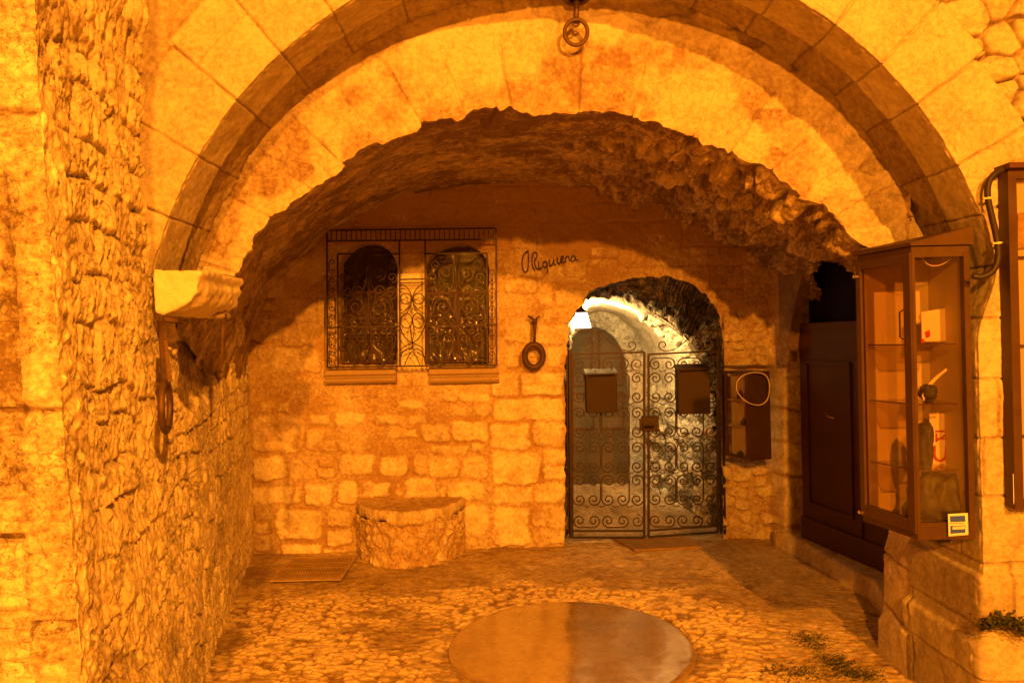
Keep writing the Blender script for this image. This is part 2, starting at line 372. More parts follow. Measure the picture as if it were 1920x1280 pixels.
h = joint * (.010 * sid) + (.5 + .5 * joint) * amp * (-.0060 * rg - .0065 * rg2 - .0045 * rg3) + .007 * er + .0035 * rg4 + .008 * lump - .014 * pit_ - .030 * sst(.45, .85, fbm(wu * 9, Z * 5, 2, 4, 83)) * sst(.2, .7, vn(U * 1.5, Z * 1.5, 4, 84) * .5 + .5)
fade = lerp(1.0, .50, sst(1.6, 3.6, U))
h = h * fade - .024 * (1 - joint) * fade * sst(-.5, .3, vn(U * 4, Z * 4, 0, 15))
# smooth dressed band near the corner, rougher above
sm = sst(.34, .10, U + .10 * fbm(U * 3, Z * 2, 0, 3, 90) + .02 * Z)
h_s = .012 * fbm(U * 30, Z * 26, 0, 4, 55) + .008 * fbm(U * 6, Z * 4, 0, 3, 56)
h = lerp(h, h_s, sm)
jf, fid = courses(U, Z, [-.3, .36, .92, 1.5, 2.3, 3.2, 4.2, 5.2, 6.2, 7.2], 2.2, 5, .01)
hf = .010 * fbm(U * 14, Z * 30, 0, 5, 66) + .005 * fbm(U * 40, Z * 70, 0, 3, 68) - .010 * sst(.35, .6, fbm(U * 22, Z * 48, 3, 3, 69)) + .006 * fbm(U * 5, Z * 5, 0, 3, 67) - .018 * sst(.014, 0, jf)
step = sst(-.118, -.128, U + .01 * fbm(Z * 5, 0, 0, 3, 3))
hf = hf - .05 * step * sst(2.2, 2.1, Z) * sst(1.25, 1.27, Z) - .09 * sst(-.138, -.145, U) * sst(1.17, 1.15, Z)
h = np.where(front, hf, h)
# recess above the rough masonry where the vault springs
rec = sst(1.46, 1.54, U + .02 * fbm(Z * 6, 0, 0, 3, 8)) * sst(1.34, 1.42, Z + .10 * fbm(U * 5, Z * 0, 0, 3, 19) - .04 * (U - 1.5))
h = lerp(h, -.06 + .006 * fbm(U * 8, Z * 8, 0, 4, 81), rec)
batter = .085 * (1.7 - Z) / 1.7 * sst(3.2, 0, U) * sst(3.2, 2.4, Z) 
V = np.zeros(U.shape + (3,))
V[..., 0] = pp[:, 0][:, None] + Nn[..., 0] * h + np.maximum(batter, -.08) * 1.0
V[..., 1] = pp[:, 1][:, None] + Nn[..., 1] * h
V[..., 2] = Z + .012 * fbm(U * 7, Z * 7, 5, 3, 88) * (1 - sm) * wallmask
tint = .98 + .30 * (sid - .5) - .35 * pit_ * wallmask - .22 * (1 - joint) * (1 - sm) * wallmask + .10 * lump
tint = np.where(front, .62 + .16 * fbm(U * 6, Z * 5, 0, 4, 3) - .3 * sst(.012, 0, jf) - .35 * step * sst(2.2, 2.1, Z) * sst(1.25, 1.27, Z), tint)  # recessed step strip darkened in the tint as painted shade
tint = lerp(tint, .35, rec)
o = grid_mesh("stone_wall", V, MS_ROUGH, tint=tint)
tag(o, "tall rough eroded limestone wall along the left side", "wall")

# ================================================================== OUTER ARCH + RIGHT PIER
ACX, ACZ, AR = .2552, 1.508, 1.782
DF, DM, DR = 3.05, 3.31, 3.60
a0, a1 = math.radians(165.8), math.radians(13.4)
nA = 900; ang = np.linspace(a0, a1, nA)
arcP = np.stack([ACX + AR * np.cos(ang), ACZ + AR * np.sin(ang)], 1); arcN = np.stack([np.cos(ang), np.sin(ang)], 1)
arcS = AR * (a0 - ang)
nJ = 380
jz = np.linspace(arcP[-1, 1] - .004, -.05, nJ)
jx = lerp(arcP[-1, 0], 1.905, sst(1.92, 1.60, jz))
jambP = np.stack([jx, jz], 1); jambN = np.tile([1.0, 0.0], (nJ, 1))
n0 = arcN[-1]
for i in range(nJ):
    t = min(1, (arcP[-1, 1] - jz[i]) / .5); v_ = lerp(n0, np.array([1.0, 0.0]), t); jambN[i] = v_ / np.linalg.norm(v_)
pP = np.r_[arcP, jambP]; pN = np.r_[arcN, jambN]
S = np.r_[arcS, arcS[-1] + (arcP[-1, 1] - jz)]
Sj = arcS[-1]
# v parameter: negative = depth along the soffit, positive = across the face
dep = np.r_[np.linspace(.55, .31, 26)[:-1], np.linspace(.31, .24, 14)[:-1], np.linspace(.24, 0.0, 46)[:-1]]
wid = np.r_[np.linspace(0, .9, 190), np.linspace(.9, 3.2, 170)[1:]]
nd = len(dep); Vv = np.r_[-dep, wid]; m = len(Vv)
SS = S[:, None] + 0 * Vv[None]; VV = Vv[None] + 0 * S[:, None]
isf = VV >= 0
onarc = (S <= Sj)[:, None] & np.ones(m, bool)[None]
base = np.zeros(SS.shape + (3,))
wv = np.maximum(VV, 0)
base[..., 0] = pP[:, 0][:, None] + pN[:, 0][:, None] * wv
base[..., 2] = pP[:, 1][:, None] + pN[:, 1][:, None] * wv
base[..., 1] = DF + np.maximum(-VV, 0)
PX, PZ = base[..., 0].copy(), base[..., 2].copy()
# voussoir joints (angles read from the photo, degrees)
jang = np.array([165.8, 157.5, 148.5, 139.5, 131, 122.5, 113, 104, 95, 87, 78.5, 69.5, 60.8, 52.0, 44.2, 37.0, 27.5, 20.4, 13.4])
js = AR * (a0 - np.radians(jang))
sj = SS + .006 * fbm(SS * 3, VV * 5, 0, 3, 4)
ki = np.clip(np.searchsorted(js, sj) - 1, 0, len(js) - 2)
dj = np.minimum(np.abs(sj - js[ki]), np.abs(js[ki + 1] - sj)) * (1 + np.maximum(VV, 0) / AR)
vid = _h(ki, ki * 0, ki * 0, 77)
rout = .30 + .09 * vid + .02 * fbm(SS * 3, 0 * SS, 0, 2, 3)          # ragged outer limit of the dressed ring
ring = sst(.010, -.004, VV - rout)
h = np.zeros(SS.shape); tn = np.full(SS.shape, .72)
hv = .004 * fbm(PX * 7, PZ * 7, 0, 4, 6) + .0022 * fbm(PX * 34, PZ * 34, 0, 3, 16) + .004 * (vid - .5) - .024 * sst(.008, .001, dj)
tv = .84 + .20 * (vid - .5) - .75 * sst(.0045, .001, dj) * (.45 + .55 * sst(-.3, .2, fbm(PX * 5, PZ * 5, 0, 2, 55))) + .13 * fbm(PX * 3, PZ * 3, 0, 5, 5)
# a second short joint inside some voussoirs
d2 = np.abs(VV - (.17 + .05 * vid)) + (vid < .7) * 1.0
hv -= .008 * sst(.005, .001, d2) * isf; tv -= .35 * sst(.004, .001, d2) * isf
# spandrel masonry
rj, rid = courses(PX, PZ, np.cumsum(np.r_[-.3, [.17, .13, .21, .11, .18, .14, .20] * 8]), .24, 15, .045)
sp = -.030 + .030 * sst(0, .03, rj) + .014 * fbm(PX * 6, PZ * 6, 0, 4, 7) + .022 * rid * sst(0, .03, rj) - .06 * sst(.35, .7, fbm(PX * 5, PZ * 9, 0, 4, 58)) * (PX > 1.5) * (PZ > 2.5)
wf1, wf2, wid_ = worley(PX / .15 + .3 * fbm(PX * 5, PZ * 5, 0, 2, 1), PZ / .105 + .3 * fbm(PX * 5, PZ * 5, 4, 2, 2), 51); rubm = sst(2.15, 2.3, PZ)
sp = lerp(sp, -.075 + .080 * sst(.02, .16, wf2 - wf1) * (.5 + .5 * wid_) + .012 * fbm(PX * 16, PZ * 16, 0, 4, 52), rubm * .85)
ts = .66 + .25 * rid - .85 * sst(.14, .02, wf2 - wf1) * rubm + .2 * (wid_ - .5) * rubm - .35 * sst(.02, 0, rj) + .12 * fbm(PX * 4, PZ * 4, 0, 4, 8)
plast = (PX < 0)
sp = np.where(plast, .004 + .010 * fbm(PX * 9, PZ * 9, 0, 5, 17), sp); ts = np.where(plast, .62 + .25 * fbm(PX * 3, PZ * 3, 0, 4, 18), ts)
h = lerp(sp, hv, ring); tn = lerp(ts, tv, ring)
h -= .020 * sst(.012, .002, np.abs(VV - rout)) * isf
# soffit: first order dressed, then a deeper groove, then rough
sof = VV < 0; dd = -VV
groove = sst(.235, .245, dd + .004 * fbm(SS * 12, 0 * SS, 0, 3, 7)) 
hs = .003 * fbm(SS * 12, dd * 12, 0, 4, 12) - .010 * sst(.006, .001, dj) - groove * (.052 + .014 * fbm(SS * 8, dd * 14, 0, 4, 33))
tsf = .78 + .16 * (vid - .5) - .35 * sst(.005, .001, dj) - .40 * groove  # groove darkened in the tint to deepen its shade
# jamb masonry (below the springing), courses read from the photo
jcz = np.array([P(1850, y, DF)[2] for y in (1400, 1270, 1175, 1057, 930, 822, 712, 598, 512, 400)])
jj, jid = courses(SS * 0 + VV * .9, PZ, jcz, .62, 8, .006)
hj = .006 * fbm(VV * 8, PZ * 8, 0, 4, 19) + .006 * (jid - .5) - .014 * sst(.007, .0005, jj) + .0035 * fbm(VV * 24, PZ * 24, 0, 3, 20)
tj = .80 + .22 * (jid - .5) - .45 * sst(.010, .001, jj) + .16 * fbm(VV * 4, PZ * 4, 0, 4, 22)
below = ~onarc
h = np.where(sof, hs, h); tn = np.where(sof, tsf, tn)
bl = sst(0, .10, SS - Sj)
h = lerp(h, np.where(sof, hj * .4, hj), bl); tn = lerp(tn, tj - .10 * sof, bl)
plinth = sst(.66, .64, PZ) * .02 + sst(P(1840, 1205, DF)[2] + .02, P(1840, 1205, DF)[2] - .02, PZ + .10 * np.maximum(VV, 0) * 1.0 + .004 * fbm(VV * 9, PZ * 3, 0, 3, 77)) * (.024 + .008 * fbm(VV * 7, PZ * 7, 0, 4, 78))
plinth = plinth * bl
jj2 = jj
Nf = np.zeros(SS.shape + (3,)); ns_ = np.stack([-pN[:, 0], 0 * S, -pN[:, 1]], 1)
kk = sst(-.012, .012, VV)[..., None]
Nf = lerp(ns_[:, None, :] + 0 * Nf, np.array([0, -1.0, 0]) + 0 * Nf, kk); Nf /= np.linalg.norm(Nf, axis=2, keepdims=True)
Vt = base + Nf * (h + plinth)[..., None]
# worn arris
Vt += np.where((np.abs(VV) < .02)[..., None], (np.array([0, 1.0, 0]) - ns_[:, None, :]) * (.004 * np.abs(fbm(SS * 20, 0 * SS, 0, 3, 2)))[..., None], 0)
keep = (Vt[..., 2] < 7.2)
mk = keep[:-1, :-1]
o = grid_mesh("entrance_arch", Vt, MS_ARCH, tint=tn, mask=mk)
tag(o, "wide round entrance arch of pale dressed voussoirs with its right pier", "arch")

# ================================================================== INNER RUBBLE ARCH + VAULT
edge_px = [(352, 640), (362, 600), (400, 560), (432, 540), (438, 510), (452, 478), (470, 452), (498, 425), (508, 398), (560, 372), (600, 340), (640, 306), (690, 284), (745, 258), (800, 230), (868, 216), (932, 202), (938, 211), (1000, 210), (1060, 207), (1110, 212), (1185, 212),
           (1250, 232), (1312, 250), (1322, 268), (1380, 295), (1420, 318), (1470, 345), (1500, 372), (1545, 392), (1590, 430), (1625, 470), (1660, 530), (1690, 600), (1700, 640)]
nE = 720
E1 = resample(Pv(edge_px, DR), nE)
th = np.arctan2(E1[:, 2] - ACZ, E1[:, 0] - ACX); ro = AR + .10
th = np.interp(np.linspace(0, 1, nE), np.linspace(0, 1, nE), np.unwrap(th))
E0 = np.stack([ACX + ro * np.cos(th), np.full(nE, DR), ACZ + ro * np.sin(th)], 1)
back_px = [(468, 800), (468, 700), (474, 640), (495, 560), (540, 508), (600, 455), (660, 412), (730, 382), (800, 362), (880, 350), (960, 346), (1040, 348), (1120, 358), (1200, 378), (1270, 402), (1330, 430), (1390, 462), (1440, 500), (1480, 545), (1510, 600), (1530, 660)]
E2 = resample(Pv(back_px, YB + .06), nE, 2)
t_a = np.linspace(0, 1, 70); t_b = np.linspace(0, 1, 300)
GA = lerp(E0[:, None], E1[:, None], t_a[None, :, None])
# the vault bulges: belly between the edge and the back wall
GB = lerp(E1[:, None], E2[:, None], t_b[None, :, None])
ctr = np.array([.15, 0, 1.2]); rad = GB - ctr; rad[..., 1] = 0; rad /= np.linalg.norm(rad, axis=2, keepdims=True)
GB = GB + rad * (.05 * np.sin(np.pi * t_b))[None, :, None]
GG = np.concatenate([GA, GB[:, 1:]], 1)
na = len(t_a)
SE = np.r_[0, np.cumsum(np.linalg.norm(np.diff(E1, axis=0), axis=1))][:, None] + 0 * GG[..., 0]
Nv = normals(GG)
flip = np.sign((Nv * (np.array([.15, 0, 1.0]) - GG)).sum(2)); flip[:, :na] = np.sign(-Nv[:, :na, 1]); Nv *= flip[..., None]
for _ in range(6):
    Nv[:, 1:-1] = (Nv[:, :-2] + Nv[:, 1:-1] + Nv[:, 2:]) / 3
Nv /= np.linalg.norm(Nv, axis=2, keepdims=True)
x, y, z = GG[..., 0], GG[..., 1], GG[..., 2]
rr = np.hypot(x - ACX, z - ACZ)
# face: irregular voussoirs radiating from the ragged edge, plaster above
edist = np.linalg.norm(GG[:, :, [0, 2]] - E1[:, None, [0, 2]], axis=2); edist[:, na:] = 0
kq = SE / .25 + .8 * fbm(SE * 1.1, edist * 0, 0, 2, 61); kf = np.floor(kq); vq = _h(kf.astype(np.int64), np.zeros(kf.shape, np.int64), np.zeros(kf.shape, np.int64), 62)
fr = kq - kf; jq = np.minimum(fr, 1 - fr) * .25
zone = sst(.34 + .10, .30, edist + .14 * vq)
right = sst(.5, 1.4, x)
blotz = sst(.5, .2, edist)
face_h = zone * (-.018 * sst(.008, 0, jq) * sst(-.3, .3, vn(SE * 7, edist * 7, 2, 3)) + .022 * (vq - .5)) + .010 * fbm(x * 7, z * 7, 0, 4, 63) + .007 * fbm(x * 30, z * 30, 0, 3, 64) * (.4 + .6 * blotz) + .012 * fbm(x * 2.5, z * 2.5, 0, 3, 65)
pit = sst(.45, .75, fbm(x * 4 + 3, z * 8, 0, 4, 69)); face_h -= .014 * pit
crk = sst(.035, .0, np.abs(fbm(x * 2.3, z * 4.5, 3, 4, 68))) * sst(.1, .4, vn(x * 2, z * 2, 9, 70)); face_h -= .008 * crk
blot = sst(-.15, .35, fbm(x * 3.6, z * 3.6, 7, 4, 73))
face_t = .95 - .48 * blot * (.6 + .4 * zone) - .16 * sst(0, .5, fbm(x * 12, z * 12, 3, 4, 74)) * blot - .30 * pit + .20 * (vq - .5) * zone - .50 * zone * sst(.007, 0, jq) * sst(-.3, .3, vn(SE * 9, edist * 9, 0, 2)) - .3 * crk
# vault: left smooth old plaster, right bare broken rock
rock = sst(.0, 1.25, x + .25 * fbm(x * 2, y * 2, z * 2, 2, 91))
bf1, bf2, bid = worley(SE / .16 + .3 * fbm(x * 6, y * 6, z * 6, 2, 1), y / .22 + .3 * fbm(x * 6, y * 6, z * 6, 2, 4), 19)
v_s = .018 * fbm(x * 2.5, y * 2.5, z * 2.5, 4, 92) + .008 * fbm(x * 9, y * 9, z * 9, 4, 93) - .020 * sst(.5, .8, fbm(x * 7, y * 7, z * 7, 3, 94))
cf1, cf2, cidr = worley(SE / .075 + .4 * fbm(x * 8, y * 8, z * 8, 2, 11), y / .10 + .4 * fbm(x * 8, y * 8, z * 8, 2, 14), 23)
v_r = .045 * fbm(x * 2.6, y * 2.6, z * 2.6, 3, 95) + .085 * (.3 + bid) * sst(0, .45, bf2 - bf1) - .05 + .030 * cidr * sst(0, .40, cf2 - cf1) + .010 * ridge(x * 6, y * 6, z * 6, 4, 96) + .014 * fbm(x * 22, y * 22, z * 22, 3, 97)
vh = lerp(v_s, v_r, rock)
vt = lerp(.50 - .30 * sst(.0, .4, fbm(x * 2, y * 2, z * 2, 4, 98)) - .25 * sst(-.6, .4, x + .4 * fbm(x * 2, y * 2, z * 2, 3, 198)) * sst(4.4, 3.7, y + .4 * fbm(x * 3, y * 3, z * 3, 3, 199)), .50 + .30 * fbm(x * 5, y * 5, z * 5, 4, 99) + .35 * (bid - .5) + .25 * (cidr - .5) - .45 * sst(.10, .0, bf2 - bf1) - .30 * sst(.10, .0, cf2 - cf1), rock)
bb = sst(0, .08, (np.linspace(0, 1, 300)))[None, :] + 0 * SE[:, :300]
hh = face_h.copy(); tt = face_t.copy()
hh[:, na - 1:] = lerp(face_h[:, na - 1:na], vh[:, na - 1:], bb); tt[:, na - 1:] = lerp(face_t[:, na - 1:na], vt[:, na - 1:], sst(0, .02, np.linspace(0, 1, 300))[None])
# ragged lip
lipn = (.020 * fbm(SE * 9, 0 * SE, 0, 4, 44) + .045 * (vq - .5)) * np.exp(-(np.arange(GG.shape[1]) - na + 1.0) ** 2 / 300)[None]
W = GG + Nv * hh[..., None]
radial = np.stack([x - ACX, 0 * x, z - ACZ], -1); radial /= np.linalg.norm(radial, axis=2, keepdims=True)
W += radial * lipn[..., None]
o = grid_mesh("inner_arch", W[:, :na], MS_TYMP, tint=tt[:, :na])
tag(o, "shallow inner arch of patched plaster and ragged stones inside the entrance", "arch")
# lunette over the door recess is left open
xc, yc, zc = W[:-1, na - 1:-1, 0], W[:-1, na - 1:-1, 1], W[:-1, na - 1:-1, 2]
zl = 1.60 + .52 * np.sqrt(np.clip(1 - ((yc - 4.75) / .93) ** 2, 0, 1))
mk = ~((xc > 1.5) & (zc < zl) & (np.abs(yc - 4.75) < .93))
o = grid_mesh("vaulted_ceiling", W[:, na - 1:], MS_VAULT, tint=tt[:, na - 1:], mask=mk)
tag(o, "low barrel vault with smoky plaster left and bare broken rock right", "vault")

# ================================================================== BACK WALL
xs = np.arange(P(440, 700, YB)[0], P(1512, 700, YB)[0], .0075); zs = np.arange(-.06, 2.95, .0075)
X, Zg = np.meshgrid(xs, zs, indexing='ij')
Y0 = np.zeros_like(X)
def to_px(X, Zg, D):
    x_ = X / D; z_ = (Zg - EYE) / D
    return 960 + (x_ * math.cos(TH) + z_ * math.sin(TH)) * F, 640 - (-x_ * math.sin(TH) + z_ * math.cos(TH)) * F
PXX, PYY = to_px(X, Zg, YB)
S7 = []   # stones: px rect + brightness
def addst(ox, oy, sc_, L_):
    for a_, b_, c_, d_, e_ in L_: S7.append((ox + a_ / sc_, oy + b_ / sc_, ox + c_ / sc_, oy + d_ / sc_, e_))
addst(460, 700, 3.097, [(40, 235, 345, 455, .62), (80, 160, 250, 228, .5), (450, 160, 560, 190, .5), (525, 225, 705, 300, .95), (365, 235, 490, 295, .6), (755, 235, 930, 300, .68), (880, 150, 1050, 213, .75), (945, 240, 1055, 297, .6), (1120, 100, 1240, 170, .75), (1248, 105, 1415, 163, .8), (1125, 182, 1415, 250, .5), (355, 315, 530, 450, .55), (540, 320, 740, 450, .5), (825, 325, 1000, 375, .72), (1020, 290, 1185, 405, .72), (1195, 275, 1415, 400, .78), (1080, 415, 1300, 470, .7), (1310, 405, 1400, 455, .72),
    (1600, 10, 1850, 130, .9), (1425, 0, 1590, 130, .6), (1430, 140, 1850, 275, 1), (1425, 285, 1650, 440, .95), (1662, 270, 1852, 432, .92), (1430, 450, 1722, 640, 1), (1732, 440, 1857, 520, .9), (1732, 527, 1860, 620, .92), (1435, 650, 1670, 757, .85), (1677, 632, 1860, 748, .88), (1437, 767, 1650, 1003, 1), (1657, 757, 1862, 895, .55), (1657, 905, 1865, 990, .6),
    (35, 480, 240, 622, .97), (255, 490, 400, 620, .6), (412, 552, 520, 607, .82), (420, 480, 515, 543, .5), (535, 472, 750, 588, .82), (778, 475, 945, 600, .92), (970, 480, 1050, 590, .6), (1060, 480, 1238, 610, .78), (1248, 475, 1400, 610, .82),
    (32, 652, 275, 760, 1), (285, 652, 325, 745, .8), (345, 640, 505, 765, .96), (537, 622, 655, 755, .97), (680, 627, 840, 722, .92), (870, 625, 910, 712, .72), (925, 608, 1110, 725, .95), (1135, 650, 1170, 730, .8), (1180, 627, 1385, 738, .92),
    (50, 868, 145, 935, .85), (180, 780, 442, 970, 1.0), (470, 782, 615, 890, .6), (470, 902, 618, 1000, .78), (1265, 765, 1410, 955, .88), (1270, 962, 1410, 1010, .6), (215, 987, 450, 1060, .97), (460, 1010, 600, 1055, .72), (50, 942, 150, 1035, .6), (60, 790, 165, 855, .5)])
addst(940, 440, 4.573, [(385, 272, 740, 400, .6), (320, 415, 455, 605, .62), (465, 475, 715, 615, .62), (330, 622, 435, 765, .66), (445, 627, 600, 775, .58), (305, 780, 590, 945, .78), (390, 955, 530, 1145, .88), (160, 1175, 545, 1290, .92), (20, 705, 255, 930, .76), (540, 205, 940, 262, .5), (30, 270, 370, 360, .5), (20, 370, 300, 500, .5), (750, 100, 1000, 195, .5), (20, 950, 150, 1150, .6)])
addst(1360, 560, 2.667, [(218, 222, 400, 377, .62), (218, 382, 400, 543, .72), (218, 548, 400, 700, .72), (218, 706, 400, 862, .75), (145, 870, 400, 1108, .72), (235, 1114, 400, 1166, .7), (210, 60, 400, 216, .5)])
for a_ in [(468, 560, 525, 640, .45), (530, 600, 600, 650, .45), (480, 650, 600, 700, .5), (610, 735, 740, 745, .5), (1060, 480, 1100, 520, .5), (1300, 545, 1345, 600, .5)]: S7.append(a_)
h = .008 * fbm(X * 3, Zg * 3, 0, 4, 101) + .005 * fbm(X * 14, Zg * 14, 0, 4, 102) + .003 * fbm(X * 45, Zg * 45, 0, 2, 103)
tint = .26 + .20 * fbm(X * 3, Zg * 3, 0, 4, 104)
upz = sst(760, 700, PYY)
tint += .10 * upz - .60 * sst(490, 430, PYY + 30 * fbm(X * 2, Zg * 2, 0, 3, 201))  # upper wall tint lowered to deepen the vault's shadow
uj_, uid_ = courses(X, Zg, np.cumsum(np.r_[-.1, [.19, .15, .22, .17, .14, .20] * 4]), .38, 71, .02)
h += upz * (.006 * (uid_ - .5) - .007 * sst(.014, 0, uj_) * sst(-.4, .2, vn(X * 5, Zg * 5, 0, 72))); tint += upz * (.20 * (uid_ - .5) - .18 * sst(.014, 0, uj_) * sst(-.4, .2, vn(X * 5, Zg * 5, 0, 72)))
wpx = PXX + 3.2 * fbm(X * 9, Zg * 9, 0, 3, 105) + 1.5 * fbm(X * 30, Zg * 30, 0, 2, 107); wpy = PYY + 3.0 * fbm(X * 9, Zg * 9, 3, 3, 106) + 1.4 * fbm(X * 30, Zg * 30, 3, 2, 108)
for i_, (x0, y0, x1, y1, b_) in enumerate(S7):
    mx_, my_ = (x0 + x1) / 2, (y0 + y1) / 2; hw, hh_ = (x1 - x0) / 2, (y1 - y0) / 2; rc = min(hw, hh_) * .45
    qx = np.abs(wpx - mx_) - hw + rc; qy = np.abs(wpy - my_) - hh_ + rc
    d = -(np.hypot(np.maximum(qx, 0), np.maximum(qy, 0)) + np.minimum(np.maximum(qx, qy), 0) - rc)     # px inside
    k = sst(-1.5, 6.5, d) * (.55 + .45 * sst(-.4, .4, fbm(X * 7 + i_ * 3, Zg * 7, 0, 3, 121))); amp = .004 + .014 * b_
    bul = .003 * np.clip(d / max(4.0, min(hw, hh_)), 0, 1)
    tilt = (_h(np.int64(i_), np.int64(1), np.int64(0), 5) - .5) * .010 * (wpy - my_) / max(hh_, 1)
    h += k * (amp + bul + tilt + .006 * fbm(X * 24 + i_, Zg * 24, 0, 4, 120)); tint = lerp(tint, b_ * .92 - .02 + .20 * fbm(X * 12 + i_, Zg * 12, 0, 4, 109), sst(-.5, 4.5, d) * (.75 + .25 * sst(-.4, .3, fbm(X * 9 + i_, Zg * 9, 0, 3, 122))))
    crack = sst(-3.5, -1.2, d) * sst(1.0, -.8, d) * sst(-.1, .5, vn(X * 6 + i_, Zg * 6, 0, 110)) * (.25 + .75 * (wpy > my_)); h -= .016 * crack; tint -= .40 * crack
# smooth rendered band round the windows
# rubble beside the gate
rub = sst(1352, 1362, PXX) * sst(1452, 1440, PXX - .10 * np.maximum(PYY - 900, 0) + .25 * np.maximum(700 - PYY, 0)) * sst(560, 620, PYY)
f1, f2, fid = worley(X / .105 + .25 * fbm(X * 8, Zg * 8, 0, 2, 3), Zg / .085 + .25 * fbm(X * 8, Zg * 8, 5, 2, 3), 9)
h = lerp(h, -.09 + .07 * fid * sst(0, .22, f2 - f1) + .012 * fbm(X * 20, Zg * 20, 0, 3, 4), rub); tint = lerp(tint, .30 + .45 * fid * sst(0, .2, f2 - f1), rub)
nic = sst(1346, 1352, PXX) * sst(1450, 1446, PXX) * sst(684, 692, PYY) * sst(876, 868, PYY); h = lerp(h, -.20, nic)
# quoin pillar stands forward at the right end, arris at 1458
pil = sst(1446, 1459, PXX) * sst(430, 500, PYY)
h += .16 * pil; tint += .18 * sst(14, 3, np.abs(PXX - 1466)) * (PYY > 600) * (.4 + fbm(X * 20, Zg * 9, 0, 3, 7))  # lit edge along the arris painted into the tint
# openings
def inpoly(px, py, poly):
    r_ = np.zeros(px.shape, bool); n = len(poly)
    for i in range(n):
        x0, y0 = poly[i]; x1, y1 = poly[(i + 1) % n]
        if y0 == y1: continue
        c = ((y0 > py) != (y1 > py)) & (px < (x1 - x0) * (py - y0) / (y1 - y0) + x0); r_ ^= c
    return r_
gate_poly = [(1061, 1040), (1059, 940), (1061, 800), (1059, 700), (1064, 650), (1070, 628), (1067, 606), (1078, 585), (1098, 562), (1106, 548), (1140, 532), (1185, 522), (1245, 519), (1285, 528), (1322, 552), (1345, 590), (1357, 640), (1358, 1040)]
def win_poly(x0, x1, ys_, yt, yb):
    p = [(x0, yb)]; cx_ = (x0 + x1) / 2
    for t in np.linspace(np.pi, 0, 21): p.append((cx_ + (x1 - x0) / 2 * math.cos(t), ys_ - (ys_ - yt) * math.sin(t)))
    p.append((x1, yb)); return p
WL = win_poly(637, 744, 505, 456, 683); WR = win_poly(800, 916, 507, 458, 682)
hw_ = .4 * fbm(X * 14, Zg * 14, 0, 3, 111)
def opening_mask(poly, jit):
    return inpoly(PXX + jit * fbm(X * 16, Zg * 16, 0, 3, 112), PYY + jit * fbm(X * 16, Zg * 16, 6, 3, 113), poly)
og = opening_mask(gate_poly, 2.5); oL = opening_mask(WL, .4); oR = opening_mask(WR, .4)
near = sst(6, 22, np.minimum(np.abs(PXX - 745), np.abs(PXX - 800)))
# pale mullion pier between the windows
mull = (PXX > 746) & (PXX < 799) & (PYY > 512) & (PYY < 690)
h = np.where(mull, .012, h); tint = np.where(mull, .95, tint)
op = og | oL | oR
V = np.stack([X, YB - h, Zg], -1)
mk = ~op[:-1, :-1] & ~op[1:, 1:]
# reveals: every rim vertex is pushed straight back to give the wall its thickness
n_, m_ = X.shape
idx = np.arange(n_ * m_).reshape(n_, m_)
q = np.stack([idx[:-1, :-1], idx[1:, :-1], idx[1:, 1:], idx[:-1, 1:]], -1)[mk]
edges = {}
inner = np.zeros(mk.shape, bool); inner[1:-1, 1:-1] = True
bd = []
for di, dj_, va, vb_ in ((0, -1, (0, 0), (1, 0)), (0, 1, (0, 1), (1, 1)), (-1, 0, (0, 0), (0, 1)), (1, 0, (1, 0), (1, 1))):
    sh = np.zeros_like(mk); 
    src = np.roll(np.roll(mk, -di, 0), -dj_, 1); c = mk & ~src
    if di == -1: c[0, :] = False
    if di == 1: c[-1, :] = False
    if dj_ == -1: c[:, 0] = False
    if dj_ == 1: c[:, -1] = False
    ii, jj_ = np.nonzero(c)
    bd.append(np.stack([idx[ii + va[0], jj_ + va[1]], idx[ii + vb_[0], jj_ + vb_[1]]], 1))
bd = np.concatenate(bd)
co = V.reshape(-1, 3).copy()
for _ in range(4):
    acc = np.zeros((len(co), 3)); cnt = np.zeros(len(co))
    np.add.at(acc, bd[:, 0], co[bd[:, 1]]); np.add.at(acc, bd[:, 1], co[bd[:, 0]]); np.add.at(cnt, bd[:, 0], 1); np.add.at(cnt, bd[:, 1], 1)
    ub = np.nonzero(cnt >= 2)[0]; co[ub] = .5 * co[ub] + .5 * acc[ub] / cnt[ub][:, None]; uq = np.unique(bd); nr = 26
off = {}; cols = [co]; tl = [tint.reshape(-1)]
m2 = np.zeros(n_ * m_, np.int64) - 1; m2[uq] = np.arange(len(uq)); prev = uq.copy(); basei = len(co); fcs = [q.reshape(-1, 4)]
gate_rim = (co[uq][:, 0] > P(1030, 700, YB)[0])
INNER = [(1062, 1060), (1062, 900), (1062, 760), (1062, 660), (1064, 600), (1082, 570), (1104, 560), (1150, 565), (1200, 582), (1245, 606), (1285, 640), (1318, 690), (1336, 750), (1344, 820), (1350, 900), (1354, 1060)]
DIN = YB + .42
ip_ = resample(np.array(INNER, float), 400); ia_ = np.unwrap(np.arctan2(-(ip_[:, 1] - 780), ip_[:, 0] - 1215)); ir_ = np.hypot(ip_[:, 1] - 780, ip_[:, 0] - 1215)
rpx, rpy = to_px(co[uq][:, 0], co[uq][:, 2], YB); ra_ = np.arctan2(-(rpy - 780), rpx - 1215); o_ = np.argsort(ia_)
ra_ = np.where(ra_ > ia_.max(), ra_ - 2 * np.pi, ra_)
rin_ = np.interp(ra_, ia_[o_], ir_[o_]); tx_ = 1215 + rin_ * np.cos(ra_); ty_ = 780 - rin_ * np.sin(ra_)
tgt = np.array([P(a, b, DIN) for a, b in zip(tx_, ty_)])
